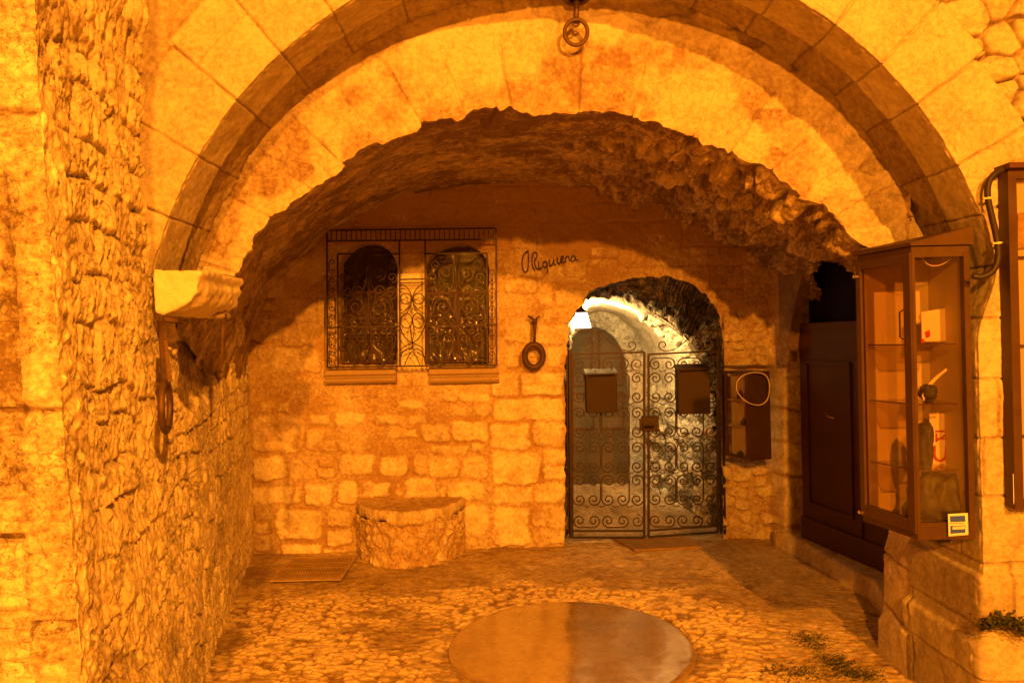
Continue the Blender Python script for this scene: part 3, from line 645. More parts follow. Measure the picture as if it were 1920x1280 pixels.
for k_ in range(1, nr + 1):
    c = co[uq].copy(); c[:, 1] = YB + .30 * k_ / nr
    t_ = k_ / nr; c = np.where(gate_rim[:, None], lerp(co[uq], tgt, t_), c); c[:, 2] = np.where(gate_rim & (ty_ > 1000), co[uq][:, 2], c[:, 2])
    c[:, 0] += gate_rim * math.sin(math.pi * min(t_, .9)) * .035 * fbm(c[:, 1] * 12, c[:, 2] * 9, c[:, 0] * 6, 3, 7); c[:, 2] += gate_rim * math.sin(math.pi * min(t_, .9)) * .035 * fbm(c[:, 1] * 12, c[:, 2] * 6, 8, 3, 8)
    cc_ = np.array([P(1215, 780, YB)[0], P(1215, 780, YB)[2]]); rv_ = c[:, [0, 2]] - cc_; rl_ = np.linalg.norm(rv_, axis=1, keepdims=True); ru_ = rv_ / rl_
    q1, q2, qi = worley(np.arctan2(rv_[:, 1], rv_[:, 0]) * .8 / .11 + .5 * fbm(c[:, 0] * 8, t_ * 3, 0, 2, 3), np.full(len(c), t_ * .42 / .10) + .5 * fbm(c[:, 0] * 9, c[:, 2] * 9, t_ * 3, 2, 5), 63)
    dd_ = gate_rim * min(1, t_ * 4) * min(1, (1 - t_) * 5) * ((.075 * (qi - .4)) * sst(0, .25, q2 - q1) - .02 + .03 * fbm(c[:, 0] * 16, c[:, 2] * 16, t_ * 8, 3, 6))
    c[:, 0] -= dd_ * ru_[:, 0]; c[:, 2] -= dd_ * ru_[:, 1] * (c[:, 2] > .1)
    c[:, 1] += gate_rim * .05 * math.sin(math.pi * min(t_, .95)) * fbm(c[:, 0] * 14, c[:, 1] * 14, c[:, 2] * 14, 3, 17)
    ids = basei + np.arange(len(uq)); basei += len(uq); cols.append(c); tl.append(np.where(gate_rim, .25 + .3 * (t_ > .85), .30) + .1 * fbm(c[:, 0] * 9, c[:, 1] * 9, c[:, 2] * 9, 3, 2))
    pa_ = prev[m2[bd[:, 0]]]; pb_ = prev[m2[bd[:, 1]]]; fcs.append(np.stack([pa_, pb_, ids[m2[bd[:, 1]]], ids[m2[bd[:, 0]]]], 1)); prev = ids
co = np.concatenate(cols); q = np.concatenate(fcs); t = np.concatenate(tl)
used = np.unique(q); re = np.zeros(len(co), np.int64); re[used] = np.arange(len(used)); q = re[q]; co = co[used]; t = t[used]
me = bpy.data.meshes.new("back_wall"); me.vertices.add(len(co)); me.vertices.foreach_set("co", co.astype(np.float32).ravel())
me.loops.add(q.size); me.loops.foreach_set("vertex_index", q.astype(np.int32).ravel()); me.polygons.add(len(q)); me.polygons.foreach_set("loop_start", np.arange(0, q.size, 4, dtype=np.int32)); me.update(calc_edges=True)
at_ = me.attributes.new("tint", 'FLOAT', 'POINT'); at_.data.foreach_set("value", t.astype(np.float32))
me.materials.append(MS_BACK); me.materials.append(MS_RIMSHADE)
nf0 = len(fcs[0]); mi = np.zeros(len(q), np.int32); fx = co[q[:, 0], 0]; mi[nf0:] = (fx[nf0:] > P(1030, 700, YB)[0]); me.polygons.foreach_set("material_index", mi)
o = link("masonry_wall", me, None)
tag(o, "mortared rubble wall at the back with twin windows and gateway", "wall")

# ================================================================== WINDOWS (glass and sill are the window's parts)
def window(poly, x0, x1, sill, label):
    b0 = P((x0 + x1) / 2, 683, YB); t = empty("arched_window", (b0[0], YB, b0[2]), label, "window", "twin arched windows of the back wall")
    pts = [P(a, b, YB + .16) for a, b in poly]; pts = [(p[0] * (YB) / (YB + .16), p[2]) for p in pts]
    pts = [(P(a, b, YB)[0], P(a, b, YB)[2]) for a, b in poly]
    mb = MB(); mb.prism([(a, b) for a, b in pts], 1, YB + .16, YB + .166); mb.build("glass_pane", M_WGLASS, t)
    mb = MB(); lo, hi = pts[0][0], pts[-1][0]; zb = pts[0][1]; zt = max(p[1] for p in pts)
    for f in (0, .5, 1): mb.box((lerp(lo, hi, f) - .008, YB + .145, zb), (lerp(lo, hi, f) + .008, YB + .158, zt - (.0 if .2 < f < .8 else .2)))
    for f in (.0, .60): mb.box((lo, YB + .140, lerp(zb, zt, f) - .010 + .010 * (f == 0)), (hi, YB + .156, lerp(zb, zt, f) + .012))
    mb.build("window_frame", M_WOODD, t)
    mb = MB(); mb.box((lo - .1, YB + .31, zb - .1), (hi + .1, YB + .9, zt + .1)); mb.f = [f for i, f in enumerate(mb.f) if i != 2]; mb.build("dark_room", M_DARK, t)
    # curtain folds behind the pane
    xs_ = np.linspace(lo - .02, hi + .02, 90); zs_ = np.linspace(zb, zt - .15, 30); XX, ZZ = np.meshgrid(xs_, zs_, indexing='ij')
    grid_mesh("net_curtain", np.stack([XX, YB + .25 + .015 * np.sin(XX * 60) + .01 * np.sin(XX * 23 + ZZ * 2), ZZ], -1), M_CURT, t)
    # moulded sill
    s0, s1, ya, yb, yc = sill
    A0 = P(s0, ya, YB - .03); A1 = P(s1, yc, YB - .03); zt_ = (P(s0, ya, YB)[2] + P(s1, ya, YB)[2]) / 2; zm = zt_ - (yb - ya) / F * YB; zz_ = zt_ - (yc - ya) / F * YB
    prof = [(YB + .1, zt_), (YB - .075, zt_), (YB - .080, zt_ - .006), (YB - .080, zm + .012), (YB - .055, zm), (YB - .055, zm - .006)]
    for k_ in range(9):
        an = math.pi / 2 * (1 - k_ / 8.0) ; prof.append((YB - .060 - .035 * math.sin(math.pi * (k_ + .5) / 9), lerp(zm - .008, zz_ + .006, k_ / 8)))
    prof += [(YB - .045, zz_), (YB + .1, zz_)]
    mb = MB(); mb.prism(prof, 0, A0[0], A1[0]); mb.build("window_sill", MS_PALE2, t)
    return t
M_CURT = plain("dusty_curtain", (.035, .022, .012), .9, var=.5, vs=6)
MS_PALE2 = stone_mat("moulded_sill_stone", (.45, .33, .19), (.80, .68, .48), mott=.14, bump=.2, bdist=.004, pits=.1)
window(WL, 637, 744, (612, 744, 687, 704, 719), "left arched window behind the iron grille, its upper part in shadow")
window(WR, 800, 916, (806, 936, 685, 702, 718), "right arched window behind the iron grille, lit almost to the top")

# ------------------------------------------------------------------ ironwork helpers
def spiral(cx_, cz, r0, turns, a_start, sgn, n=26, rin=.18):
    """outer end at angle a_start, radius r0, winding inwards"""
    out = []
    for i in range(n):
        t = i / (n - 1); r_ = r0 * (1 - t * (1 - rin)); a_ = a_start + sgn * t * turns * 2 * math.pi
        out.append((cx_ + r_ * math.cos(a_), cz + r_ * math.sin(a_)))
    return out
def cscroll(x0, z0, x1, z1, bulge, r, turns=1.35):
    """C scroll between two curl centres; bulge = side of the spine (+1/-1) relative to the direction"""
    dx, dz = x1 - x0, z1 - z0; L_ = math.hypot(dx, dz); ux, uz = dx / L_, dz / L_; nx, nz = -uz * bulge, ux * bulge
    a = math.atan2(nz, nx)
    s0 = spiral(x0, z0, r, turns, a, bulge); s1 = spiral(x1, z1, r, turns, a, -bulge)
    return s0[::-1] + s1
def to3(pts, y, px=True, D=None):
    if px: return [(P(a, b, D)[0], y, P(a, b, D)[2]) for a, b in pts]
    return [(a, y, b) for a, b in pts]

# ================================================================== WINDOW GRILLE (bellied frame in front of both windows)
DG = YB - .16
kG = DG
def gp(pts): return [(P(a, b, DG)[0], DG, P(a, b, DG)[2]) for a, b in pts]
gr = empty("window_grille", (P(771, 690, DG)[0], DG, P(771, 690, DG)[2]), "large scrolled wrought iron grille covering both back windows", "grille")
mb = MB()
for p_ in ([(613, 432), (614, 688)], [(930, 428), (931, 684)], [(613, 432), (930, 428)], [(614, 688), (931, 684)], [(614, 452), (930, 449)], [(614, 614), (748, 612)], [(797, 611), (931, 609)], [(749, 450), (750, 686)], [(797, 450), (798, 684)], [(633, 476), (634, 687)], [(913, 474), (914, 684)], [(634, 476), (748, 476)], [(798, 476), (913, 475)]):
    mb.tube(gp(p_), .0085, 4)
mb.build("grille_frame", M_IRON, gr)
mb = MB()
for x_ in np.arange(622, 928, 9.2): mb.tube(gp([(x_, 432), (x_, 451)]), .005, 4)
mb.build("top_bars", M_IRON, gr)
for b_ in (0, 1):
    mb = MB(); ox = 634 if b_ == 0 else 798; wd = 114
    # row of hearts along the bottom: spirals above, legs meeting below
    for k_ in range(2):
        c_ = ox + wd * (.26 + .48 * k_)
        for s_ in (-1, 1):
            sp_ = spiral(c_ + s_ * 13.5, 634, 10, 1.4, 0 if s_ > 0 else math.pi, -s_ * 1.0)
            mb.tube(gp(sp_[::-1] + [(c_ + s_ * 20, 650), (c_ + s_ * 10, 668), (c_, 685)]), .0055, 4)
        mb.tube(gp([(c_, 640), (c_, 685)]), .004, 4)
    for k_ in range(5): 
        cx_ = ox + 12 + k_ * (wd - 24) / 4
        mb.tube(gp([(cx_ + 5 * math.cos(a), 679 + 5 * math.sin(a)) for a in np.linspace(0, 2 * math.pi, 14)[:-1]]), .0035, 4, closed=True)
    # band of small curls in the middle
    for k_ in range(6):
        cx_ = ox + 10 + k_ * (wd - 20) / 5; mb.tube(gp(spiral(cx_, 603, 8, 1.3, math.pi / 2, 1 if k_ % 2 else -1)), .0045, 4)
        mb.tube(gp(spiral(cx_, 621, 7, 1.2, -math.pi / 2, -1 if k_ % 2 else 1)), .0045, 4)
    # big central motif
    cx_ = ox + wd / 2
    for s_ in (-1, 1):
        for (r_, dx_, cy_, tn_) in ((20, 24, 575, 1.8), (13, 42, 548, 1.5), (12, 20, 545, 1.5), (10, 44, 520, 1.4), (14, 20, 512, 1.5), (9, 42, 590, 1.3), (9, 38, 496, 1.3)):
            mb.tube(gp(spiral(cx_ + s_ * dx_, cy_, r_, tn_, math.pi / 2, -s_)), .0058, 4)
        mb.tube(gp([(cx_ + s_ * x2, y2) for x2, y2 in ((2, 592), (14, 598), (34, 592), (46, 575), (40, 556), (26, 552))]), .005, 4)
        mb.tube(gp([(cx_ + s_ * x2, y2) for x2, y2 in ((0, 480), (6, 500), (4, 530), (14, 552), (10, 575), (0, 594))]), .005, 4)
    for x2 in (.5,): mb.tube(gp([(ox + wd * x2, 476), (ox + wd * x2, 606)]), .0035, 4)
    mb.build("scrollwork", M_IRON, gr)
# narrow side strips
for x_, s_ in ((623, 1), (922, -1)):
    mb = MB()
    for y_ in (640, 672) if s_ > 0 else (520, 553, 586, 617, 640, 672):
        mb.tube(gp(cscroll(x_, y_ - 8, x_, y_ + 8, s_, 6, 1.1)), .0045, 4)
    for y_ in (500, 535, 570, 604):
        if s_ > 0: mb.tube(gp(cscroll(x_, y_ - 8, x_, y_ + 8, s_, 6, 1.1)), .0045, 4)
    mb.build("side_scrolls", M_IRON, gr)
# middle panel: circles and crossing ogees
mb = MB(); cx_ = 773
for s_ in (-1, 1):
    mb.tube(gp([(cx_ + s_ * 12 + 10 * math.cos(a), 560 + 10 * math.sin(a)) for a in np.linspace(0, 2 * math.pi, 22)[:-1]]), .0058, 4, closed=True)
    mb.tube(gp(resample([(cx_ + s_ * 24, 532), (cx_ + s_ * 12, 536), (cx_ + s_ * 3, 548), (cx_, 562), (cx_ - s_ * 4, 574), (cx_ - s_ * 14, 584), (cx_ - s_ * 23, 588)], 26, 2)), .0055, 4)
    mb.tube(gp(resample([(cx_ + s_ * 2, 570), (cx_ + s_ * 4, 578), (cx_ + s_ * 12, 588), (cx_ + s_ * 23, 600), (cx_ + s_ * 23, 604)], 18, 2)), .005, 4)
    mb.tube(gp([(cx_ + s_ * 11 + 11 * math.cos(a), 601 + 14 * math.sin(a)) for a in np.linspace(0, 2 * math.pi, 24)[:-1]]), .0055, 4, closed=True)
    mb.tube(gp(resample([(cx_ + s_ * 24, 606), (cx_ + s_ * 20, 622), (cx_ + s_ * 11, 636), (cx_, 643), (cx_ - s_ * 14, 648), (cx_ - s_ * 22, 656)], 22, 2)), .0055, 4)
    mb.tube(gp(resample([(cx_, 600), (cx_ + s_ * 4, 618), (cx_ + s_ * 2, 632), (cx_, 642)], 12, 2)), .0045, 4)
    mb.tube(gp(resample([(cx_, 643), (cx_, 655), (cx_ + s_ * 12, 654), (cx_ + s_ * 22, 664), (cx_ + s_ * 24, 682)], 20, 2)), .0055, 4)
    mb.tube(gp(resample([(cx_, 658), (cx_ + s_ * 8, 668), (cx_ + s_ * 14, 684)], 10, 1)), .0045, 4)
mb.tube(gp([(750, 524), (797, 523)]), .008, 4); mb.tube(gp([(750, 530), (797, 529)]), .006, 4)
mb.build("centre_panel", M_IRON, gr)

# ================================================================== LETTERING on the wall
DS = YB - .03
let = empty("wall_lettering", P(1030, 500, DS), "handwritten style iron lettering fixed high above the hanging ring", "sign")
strokes = {
 "flourish": [(990, 470), (982, 476), (978, 490), (980, 506), (985, 512), (990, 506), (991, 488), (990, 470)],
 "letter_r": [(1003, 508), (998, 500), (997, 486), (999, 474), (1006, 472), (1008, 480), (1001, 488), (1003, 498), (1008, 507), (1014, 502)],
 "letter_i": [(1010, 490), (1009, 500), (1012, 505), (1016, 501)],
 "letter_q": [(1026, 492), (1020, 489), (1017, 496), (1020, 502), (1025, 499), (1026, 491), (1026, 500), (1026, 512)],
 "letter_u": [(1030, 486), (1029, 496), (1033, 499), (1037, 494), (1038, 484), (1038, 495), (1042, 497)],
 "letter_i_": [(1045, 482), (1045, 492), (1048, 496), (1051, 490)],
 "letter_e": [(1051, 489), (1056, 486), (1056, 480), (1052, 481), (1051, 489), (1055, 494), (1060, 489)],
 "letter_r_": [(1060, 492), (1061, 482), (1066, 480), (1067, 488), (1070, 490)],
 "letter_a": [(1079, 481), (1073, 479), (1070, 486), (1073, 492), (1078, 488), (1079, 480), (1080, 489), (1085, 487)]}
for nm, st in strokes.items():
    mb = MB(); p_ = resample([(P(a, b, DS)[0], DS, P(a, b, DS)[2]) for a, b in st], 34, 2); mb.tube(p_, .0050, 5); mb.build("flourish" if nm == "flourish" else "letter", M_IRONR, let)

# ================================================================== RINGS
def ring_thing(name, label, top_px, ring_c, rpx, D, tw, mount=True, plane='xz', scale_y=1.0, wall_y=None):
    t = empty(name, P(*top_px, D), label, "iron ring", "iron rings hanging from the masonry"); c = np.array(P(*ring_c, D)); R_ = rpx / F * D
    mb = MB(); an = np.linspace(0, 2 * math.pi, 49)[:-1]
    if plane == 'xz': pts = [(c[0] + R_ * math.cos(a), D - .015 * math.sin(a), c[2] + R_ * scale_y * math.sin(a)) for a in an]
    else: pts = [(c[0] - .27 * R_ * math.cos(a), c[1] + .96 * R_ * math.cos(a), c[2] + R_ * scale_y * math.sin(a)) for a in an]
    mb.tube(pts, tw, 10, closed=True); mb.build("ring", M_IRONR, t, True); return t, c, R_
t, c, R_ = ring_thing("hanging_ring", "thick iron ring hanging on a stem beside the gate opening", (1001, 600), (1001, 667), 17, YB - .10, .024, scale_y=1.25)
mb = MB(); p0 = P(1003, 600, YB - .10); p1 = P(1002, 646, YB - .10)
mb.tube([p0, lerp(np.array(p0), np.array(p1), .5), p1], [.020, .011, .010], 8); mb.build("stem", M_IRONR, t, True)
mb = MB(); mb.tube([P(1000, 605, YB - .01), P(1003, 602, YB - .12)], .018, 8); mb.tube([P(990, 592, YB - .1), P(997, 596, YB - .11), P(1003, 600, YB - .11), P(1012, 592, YB - .1)], [.006, .012, .012, .005], 6); mb.build("wall_hook", M_IRONR, t, True)
DK = 3.52
t, c, R_ = ring_thing("hanging_ring", "iron ring hanging from the crown of the entrance arch", (1081, 10), (1080, 61), 21.5, DK, .0095)
mb = MB(); mb.tube([P(1081, -16, DK), P(1081, 22, DK), P(1080, 44, DK)], [.020, .012, .010], 8)
mb.tube([(P(1080, 44, DK)[0] + .014 * math.cos(a), DK, P(1080, 44, DK)[2] + .014 * math.sin(a)) for a in np.linspace(0, 6.28, 14)[:-1]], .006, 6, closed=True); mb.build("swivel_stem", M_IRONR, t, True)
zc_ = P(1081, 0, DK)
mb = MB(); mb.tube([(zc_[0] + .048 * math.cos(a), DK + .045 * math.sin(a), zc_[2] + .004) for a in np.linspace(0, 6.28, 25)[:-1]], .014, 8, closed=True); mb.tube([(zc_[0], DK, zc_[2] + .01), (zc_[0], DK - .03, zc_[2] + .14)], .03, 10); mb.build("boss", M_IRONR, t, True)
DL = 2.74
t, c, R_ = ring_thing("hanging_ring", "iron ring seen edge on, hanging on a flat strap below the stone bracket", (308, 610), (311, 762), 46, DL, .012, plane='yz')
mb = MB(); mb.tube([P(305, 603, DL + .06), P(306, 640, DL), P(310, 690, DL), P(313, 716, DL)], [.014, .017, .021, .024], 6, flat=.5); mb.build("strap", M_IRONR, t)
mb = MB(); mb.tube([P(312, 711, DL), P(300, 711, DL + .20)], [.012, .014], 8); mb.tube([P(306, 716, DL), P(309, 711, DL), P(315, 711, DL), P(318, 717, DL)], .006, 6); mb.build("pin", M_IRONR, t, True)

# iron spike hanging from the bracket
mb = MB(); a_ = np.array(P(420, 588, 3.40)); b_ = np.array(P(417, 690, 3.40)); mb.tube([a_, lerp(a_, b_, .6), b_], [.014, .012, .003], 6); o = mb.build("iron_spike", M_IRONR)
tag(o, "tapering iron spike pointing down behind the stone bracket", "iron spike")

# ================================================================== STONE BRACKET (corbel carrying the arch on the left)
cb = empty("stone_bracket", P(340, 600, 3.1), "pale carved stone bracket carrying the left foot of the arch", "bracket")
# body: profile across x (px at its own depth) swept back
def corbel_section(D, dy_):
    f_ = [(303, 506), (372, 506), (379, 511), (374, 520), (369, 534), (371, 548), (362, 560), (350, 572), (330, 582), (306, 588), (303, 560)]
    pts = [(P(a, b, DF - .10)) for a, b in f_]
    xo = P(430, 545, D)[0] - P(372, 545, DF - .10)[0]
    return pts
f_ = np.array([P(a, b, DF - .10) for a, b in [(290, 506), (374, 506), (380, 512), (374, 520), (369, 534), (371, 548), (362, 560), (350, 572), (330, 582), (306, 590), (290, 588)]])
f_ = resample(np.r_[f_, f_[:1]], 60)[:-1]
secs = []; ks = np.linspace(0, 1, 40)
x_wall = f_[:, 0].min()
for k_ in ks:
    s_ = f_.copy(); D_ = DF - .10 + .50 * k_; s_[:, 1] = D_
    # four rounded mouldings step inward towards the back on the right side
    wgt = np.clip((s_[:, 0] - x_wall) / (f_[:, 0].max() - x_wall), 0, 1)
    s_[:, 0] += wgt * (-.015 * k_)
    s_[:, 2] = lerp(f_[:, 2], f_[:, 2] * 1 + .0, 1)
    secs.append(s_)
Vc = np.array(secs)                        # (40,60,3)
xx, yy, zz_ = Vc[..., 0].copy(), Vc[..., 1].copy(), Vc[..., 2].copy()
cen = Vc.mean(1, keepdims=True); nn = Vc - cen; nn[..., 1] = 0; nn /= np.linalg.norm(nn, axis=2, keepdims=True)
zt = f_[:, 2].max(); grooves = .5 + .5 * np.cos((zt - zz_) / .058 * 2 * math.pi * .9)
side = sst(x_wall + .12, x_wall + .19, xx) * sst(0.02, .12, yy - (DF - .10))
Vc = Vc + nn * (.022 * grooves * side - .012 * side + .006 * fbm(xx * 16, yy * 16, zz_ * 16, 4, 5) + .006 * fbm(xx * 40, yy * 40, zz_ * 40, 2, 6))[..., None]
Vc = np.concatenate([Vc, Vc[:, :1]], 1)
fr0 = Vc[0]; cen0 = fr0.mean(0)
caps = np.array([lerp(cen0, fr0, t_) for t_ in np.linspace(0.02, 1, 14)[:-1]]); caps[..., 1] -= .006 * fbm(caps[..., 0] * 18, caps[..., 2] * 18, 0, 4, 9) + .004
Vc = np.concatenate([caps, Vc], 0)
grid_mesh("bracket_stone", Vc, MS_PALE, cb, tint=np.full(Vc.shape[:2], .92) - .1 * (Vc[..., 1] > DF))
# end lobes at the back of the mouldings
mb = MB()
for i_, (a_, b_) in enumerate([(424, 526), (419, 553), (418, 573), (416, 592)]):
    c_ = np.array(P(a_, b_, 3.42)); rr_ = [.036, .030, .030, .026][i_]
    ph = np.linspace(0, math.pi, 9); thh = np.linspace(0, 2 * math.pi, 15)[:-1]; vs = []; fs = []
    for p_ in ph:
        for q_ in thh: vs.append(c_ + rr_ * np.array([math.sin(p_) * math.cos(q_) * 1.1, math.sin(p_) * math.sin(q_) * 3.2, math.cos(p_) * .8]))
    for i in range(8):
        for j in range(14): fs.append((i * 14 + j, i * 14 + (j + 1) % 14, (i + 1) * 14 + (j + 1) % 14, (i + 1) * 14 + j))
    mb.add(vs, fs)
mb.build("moulding_ends", MS_PALE, cb, True)
# iron cramp under the bracket
mb = MB(); mb.tube([P(306, 598, 2.95), P(330, 600, 2.98), P(346, 606, 3.02)], [.016, .014, .006], 6); mb.build("iron_cramp", M_IRONR, cb)

# ================================================================== WELL-LIKE STONE SEAT against the back wall
bx0, bx1 = P(664, 1000, 5.75)[0], P(866, 1000, 5.75)[0]; bcx = (bx0 + bx1) / 2; brx = (bx1 - bx0) / 2 * 1.02; bry = .50; btz = .415
u = np.linspace(math.pi * 1.0, math.pi * 2.0, 260); v = np.linspace(0, 1, 110)
Ug, Vg = np.meshgrid(u, v, indexing='ij')
zb = Vg * (btz - .052) - .03; swell = 1 + .02 * np.sin(Vg * 3)
f1, f2, fid = worley(Ug * 5.2 + .3 * fbm(Ug * 5, Vg * 5, 0, 2, 1), Vg * 4.4 + .3 * fbm(Ug * 5, Vg * 5, 4, 2, 2), 27)
hs = sst(0, .45, f2 - f1) * (.002 + .014 * fid) * (fid > .4) + .012 * fbm(Ug * 10, Vg * 6, 0, 4, 5)
bt = .26 + .42 * (fid > .5) * sst(0.10, .45, f2 - f1) * fid + .12 * fbm(Ug * 5, Vg * 4, 0, 4, 6)
Vs = np.stack([bcx + (brx * .985 + hs) * np.cos(Ug), YB + (bry * .955 + hs) * np.sin(Ug), zb], -1)
st = empty("masonry_bench", (bcx, YB - .25, 0), "half round rubble bench with worn slab top under the windows", "stone bench")
grid_mesh("rubble_base", Vs, MS_BACK, st, tint=bt)
kr = np.r_[np.linspace(0.001, 1, 50), 1.0, .995, .98, .93]; kz = np.r_[np.zeros(50) + btz, btz - .03, btz - .06, btz - .09, btz - .10]
kr[45:50] = [.93, .95, .97, .985, .995]; kz[45:50] = btz - np.array([0, .001, .004, .008, .014])
Ug, Kg = np.meshgrid(u, kr, indexing='ij'); Zk = np.repeat(kz[None], len(u), 0)
wob = 1 + .02 * fbm(Ug * 3, Ug * 0, 0, 4, 12) * (Kg > .5)
brk = .02 * fbm(Ug * 7, Zk * 10, 0, 4, 15) * (Kg > .9)
o = grid_mesh("top_slab", np.stack([bcx + brx * 1.0 * Kg * wob * np.cos(Ug), YB + (bry * Kg * wob + brk) * np.sin(Ug), Zk + .006 * fbm(Ug * 4, Kg * 4, 0, 4, 13) + .020 * fbm(Ug * 6, Ug * 0, 0, 4, 14) * (Zk < btz - .05)], -1), MS_BACK, st, tint=.26 + .30 * (Kg > .96) * (Zk > btz - .07) + .1 * fbm(Ug * 6, Kg * 6, 0, 4, 3))

# ================================================================== FLOOR DRAIN GRATE
A_, B_, C2, D2 = G(506, 1092), G(640, 1089), G(505, 1048), G(636, 1046)
gt = empty("drain_grate", ((A_[0] + B_[0]) / 2, (A_[1] + C2[1]) / 2, 0), "rusty rectangular drain grate sunk in the floor by the left wall", "drain")
gx0, gx1, gy0, gy1 = A_[0], B_[0], A_[1], min(C2[1], YB - .06)
mb = MB(); mb.box((gx0, gy0, .006), (gx1, gy0 + .02, .016)); mb.box((gx0, gy1 - .02, .006), (gx1, gy1, .016)); mb.box((gx0, gy0 + .02, .006), (gx0 + .02, gy1 - .02, .016)); mb.box((gx1 - .02, gy0 + .02, .006), (gx1, gy1 - .02, .016)); mb.build("grate_frame", plain("rusted_frame", (.46, .33, .17), .8), gt)
mb = MB()
for x_ in np.arange(gx0 + .028, gx1 - .025, .020): mb.box((x_, gy0 + .02, .008), (x_ + .011, gy1 - .02, .0145))
for y_ in np.linspace(gy0 + .05, gy1 - .05, 5): mb.box((gx0 + .02, y_, .0078), (gx1 - .02, y_ + .012, .0125))
mb.build("grate_bars", plain("rusted_steel", (.50, .36, .18), .7, .2, .4, 60), gt)
mb = MB(); mb.box((gx0 + .01, gy0 + .01, .001), (gx1 - .01, gy1 - .01, .0065)); mb.build("grate_bed", plain("drain_dirt", (.26, .15, .08), .9), gt)

# ================================================================== PASSAGE BEHIND THE GATE
D1, D2_ = YB + .385, 8.4
f_px = INNER
b_px = [(1050, 935), (1050, 860), (1050, 760), (1052, 680), (1060, 640), (1080, 605), (1105, 588), (1130, 584), (1155, 590), (1180, 610), (1205, 650), (1214, 720), (1216, 800), (1216, 860), (1216, 935)]
A1_ = resample(Pv(f_px, D1), 420, 1); A2_ = resample(Pv(b_px, D2_), 420, 1)
tv_ = np.linspace(0, 1, 300); PG = lerp(A1_[:, None], A2_[:, None], tv_[None, :, None])
x, y, z = PG[..., 0], PG[..., 1], PG[..., 2]; Np = normals(PG); cpt = np.array([1.05, 0, 1.2]); dcc = cpt - PG; dcc[..., 1] = 0
Np *= np.sign((Np * dcc).sum(2))[..., None]
sA = np.linspace(0, 6.0, 420)[:, None] + 0 * x
f1, f2, fid = worley(sA / .15, y / .17, 77); g1, g2, gid = worley(sA / .06, y / .07, 78)
rk = sst(6.9, 6.55, y + .3 * fbm(sA * 2, y * 2, 0, 2, 3)) ; rk = np.maximum(rk, sst(1.25, 1.0, z) * (x > .9))
hp = lerp(.012 * fbm(x * 5, y * 5, z * 5, 4, 131), .05 * fid * sst(0, .25, f2 - f1) + .022 * gid * sst(0, .3, g2 - g1) + .020 * fbm(x * 12, y * 12, z * 12, 4, 132), rk)
tp = lerp(.88, .40 + .30 * fid * sst(0, .2, f2 - f1) + .15 * gid, rk) + .1 * fbm(x * 4, y * 4, z * 4, 4, 5)
tp = tp + .05 * rk * (x > .9) - .4 * sst(1.3, .5, z) * (x > .9) * sst(.6, .2, fid)
ps = empty("vaulted_passage", (1.1, D1, 0), "narrow whitewashed vaulted passage behind the iron gate", "passage")
hp = lerp(-.03, hp, sst(0, .08, tv_)[None])
grid_mesh("passage_vault", PG + Np * hp[..., None], MS_WHITE, ps, tint=tp)
# end wall with arched doorway
zz1 = P(1130, 575, D2_)[2]; ex0, ex1 = P(1040, 700, D2_)[0], P(1225, 700, D2_)[0]
ew = resample(Pv([(1040, 940), (1040, 540), (1230, 540), (1230, 940)], D2_ + .02), 160); dw = resample(Pv([(1056, 940), (1056, 690), (1062, 650), (1080, 622), (1105, 612), (1132, 616), (1155, 634), (1170, 662), (1178, 700), (1181, 780), (1182, 940)], D2_ + .02), 160, 1)
q_ = lerp(dw[:, None], ew[:, None], np.linspace(0, 1, 14)[None, :, None]); rv = lerp((dw + np.array([0, .16, 0]))[:, None], dw[:, None], np.linspace(0, 1, 8)[None, :-1, None])
Q = np.concatenate([rv, q_], 1); Q[..., 1] += .006 * fbm(Q[..., 0] * 9, Q[..., 2] * 9, 0, 3, 3)
grid_mesh("end_wall", Q, MS_WHITE, ps, tint=np.full(Q.shape[:2], .7))
pd = MB(); pts = [(p[0], p[2]) for p in dw[::4]]; pd.prism(pts, 1, D2_ + .13, D2_ + .17); od = pd.build("inner_door", plain("worn_green_door", (.09, .065, .035), .6, 0, .3, 20, .3, 3), ps)
mb = MB()
for y0_, y1_ in ((.62, 1.05), (1.12, 1.75)):
    for x0_, x1_ in ((.62, .92), (.98, 1.26)):
        mb.box((x0_, D2_ + .115, y0_), (x1_, D2_ + .129, y0_ + .02)); mb.box((x0_, D2_ + .115, y1_ - .02), (x1_, D2_ + .129, y1_)); mb.box((x0_, D2_ + .114, y0_ + .02), (x0_ + .02, D2_ + .129, y1_ - .02)); mb.box((x1_ - .02, D2_ + .114, y0_ + .02), (x1_, D2_ + .129, y1_ - .02))
mb.build("door_moulding", M_WOODD, ps)
# wall lantern in the passage
lm = P(1090, 599, 6.16)
lt = empty("wall_lantern", (lm[0], lm[1], lm[2]), "lit white lantern glowing high on the left of the passage", "lantern")
mb = MB(); 
def frustum(mb, c, w0, w1, z0, z1):
    vs = [(c[0] + sx * w0, c[1] + sy * w0, z0) for sx, sy in ((-1, -1), (1, -1), (1, 1), (-1, 1))] + [(c[0] + sx * w1, c[1] + sy * w1, z1) for sx, sy in ((-1, -1), (1, -1), (1, 1), (-1, 1))]
    mb.add(vs, [(3, 2, 1, 0), (4, 5, 6, 7), (0, 1, 5, 4), (1, 2, 6, 5), (2, 3, 7, 6), (3, 0, 4, 7)])
frustum(mb, lm, .072, .045, lm[2] - .070, lm[2] + .055); mb.build("lantern_glass", M_LAMP, lt)
mb = MB(); frustum(mb, lm, .055, .012, lm[2] + .056, lm[2] + .10); mb.box((lm[0] - .012, lm[1] - .012, lm[2] + .1), (lm[0] + .012, lm[1] + .012, lm[2] + .13)); mb.build("lantern_cap", M_IRON, lt)
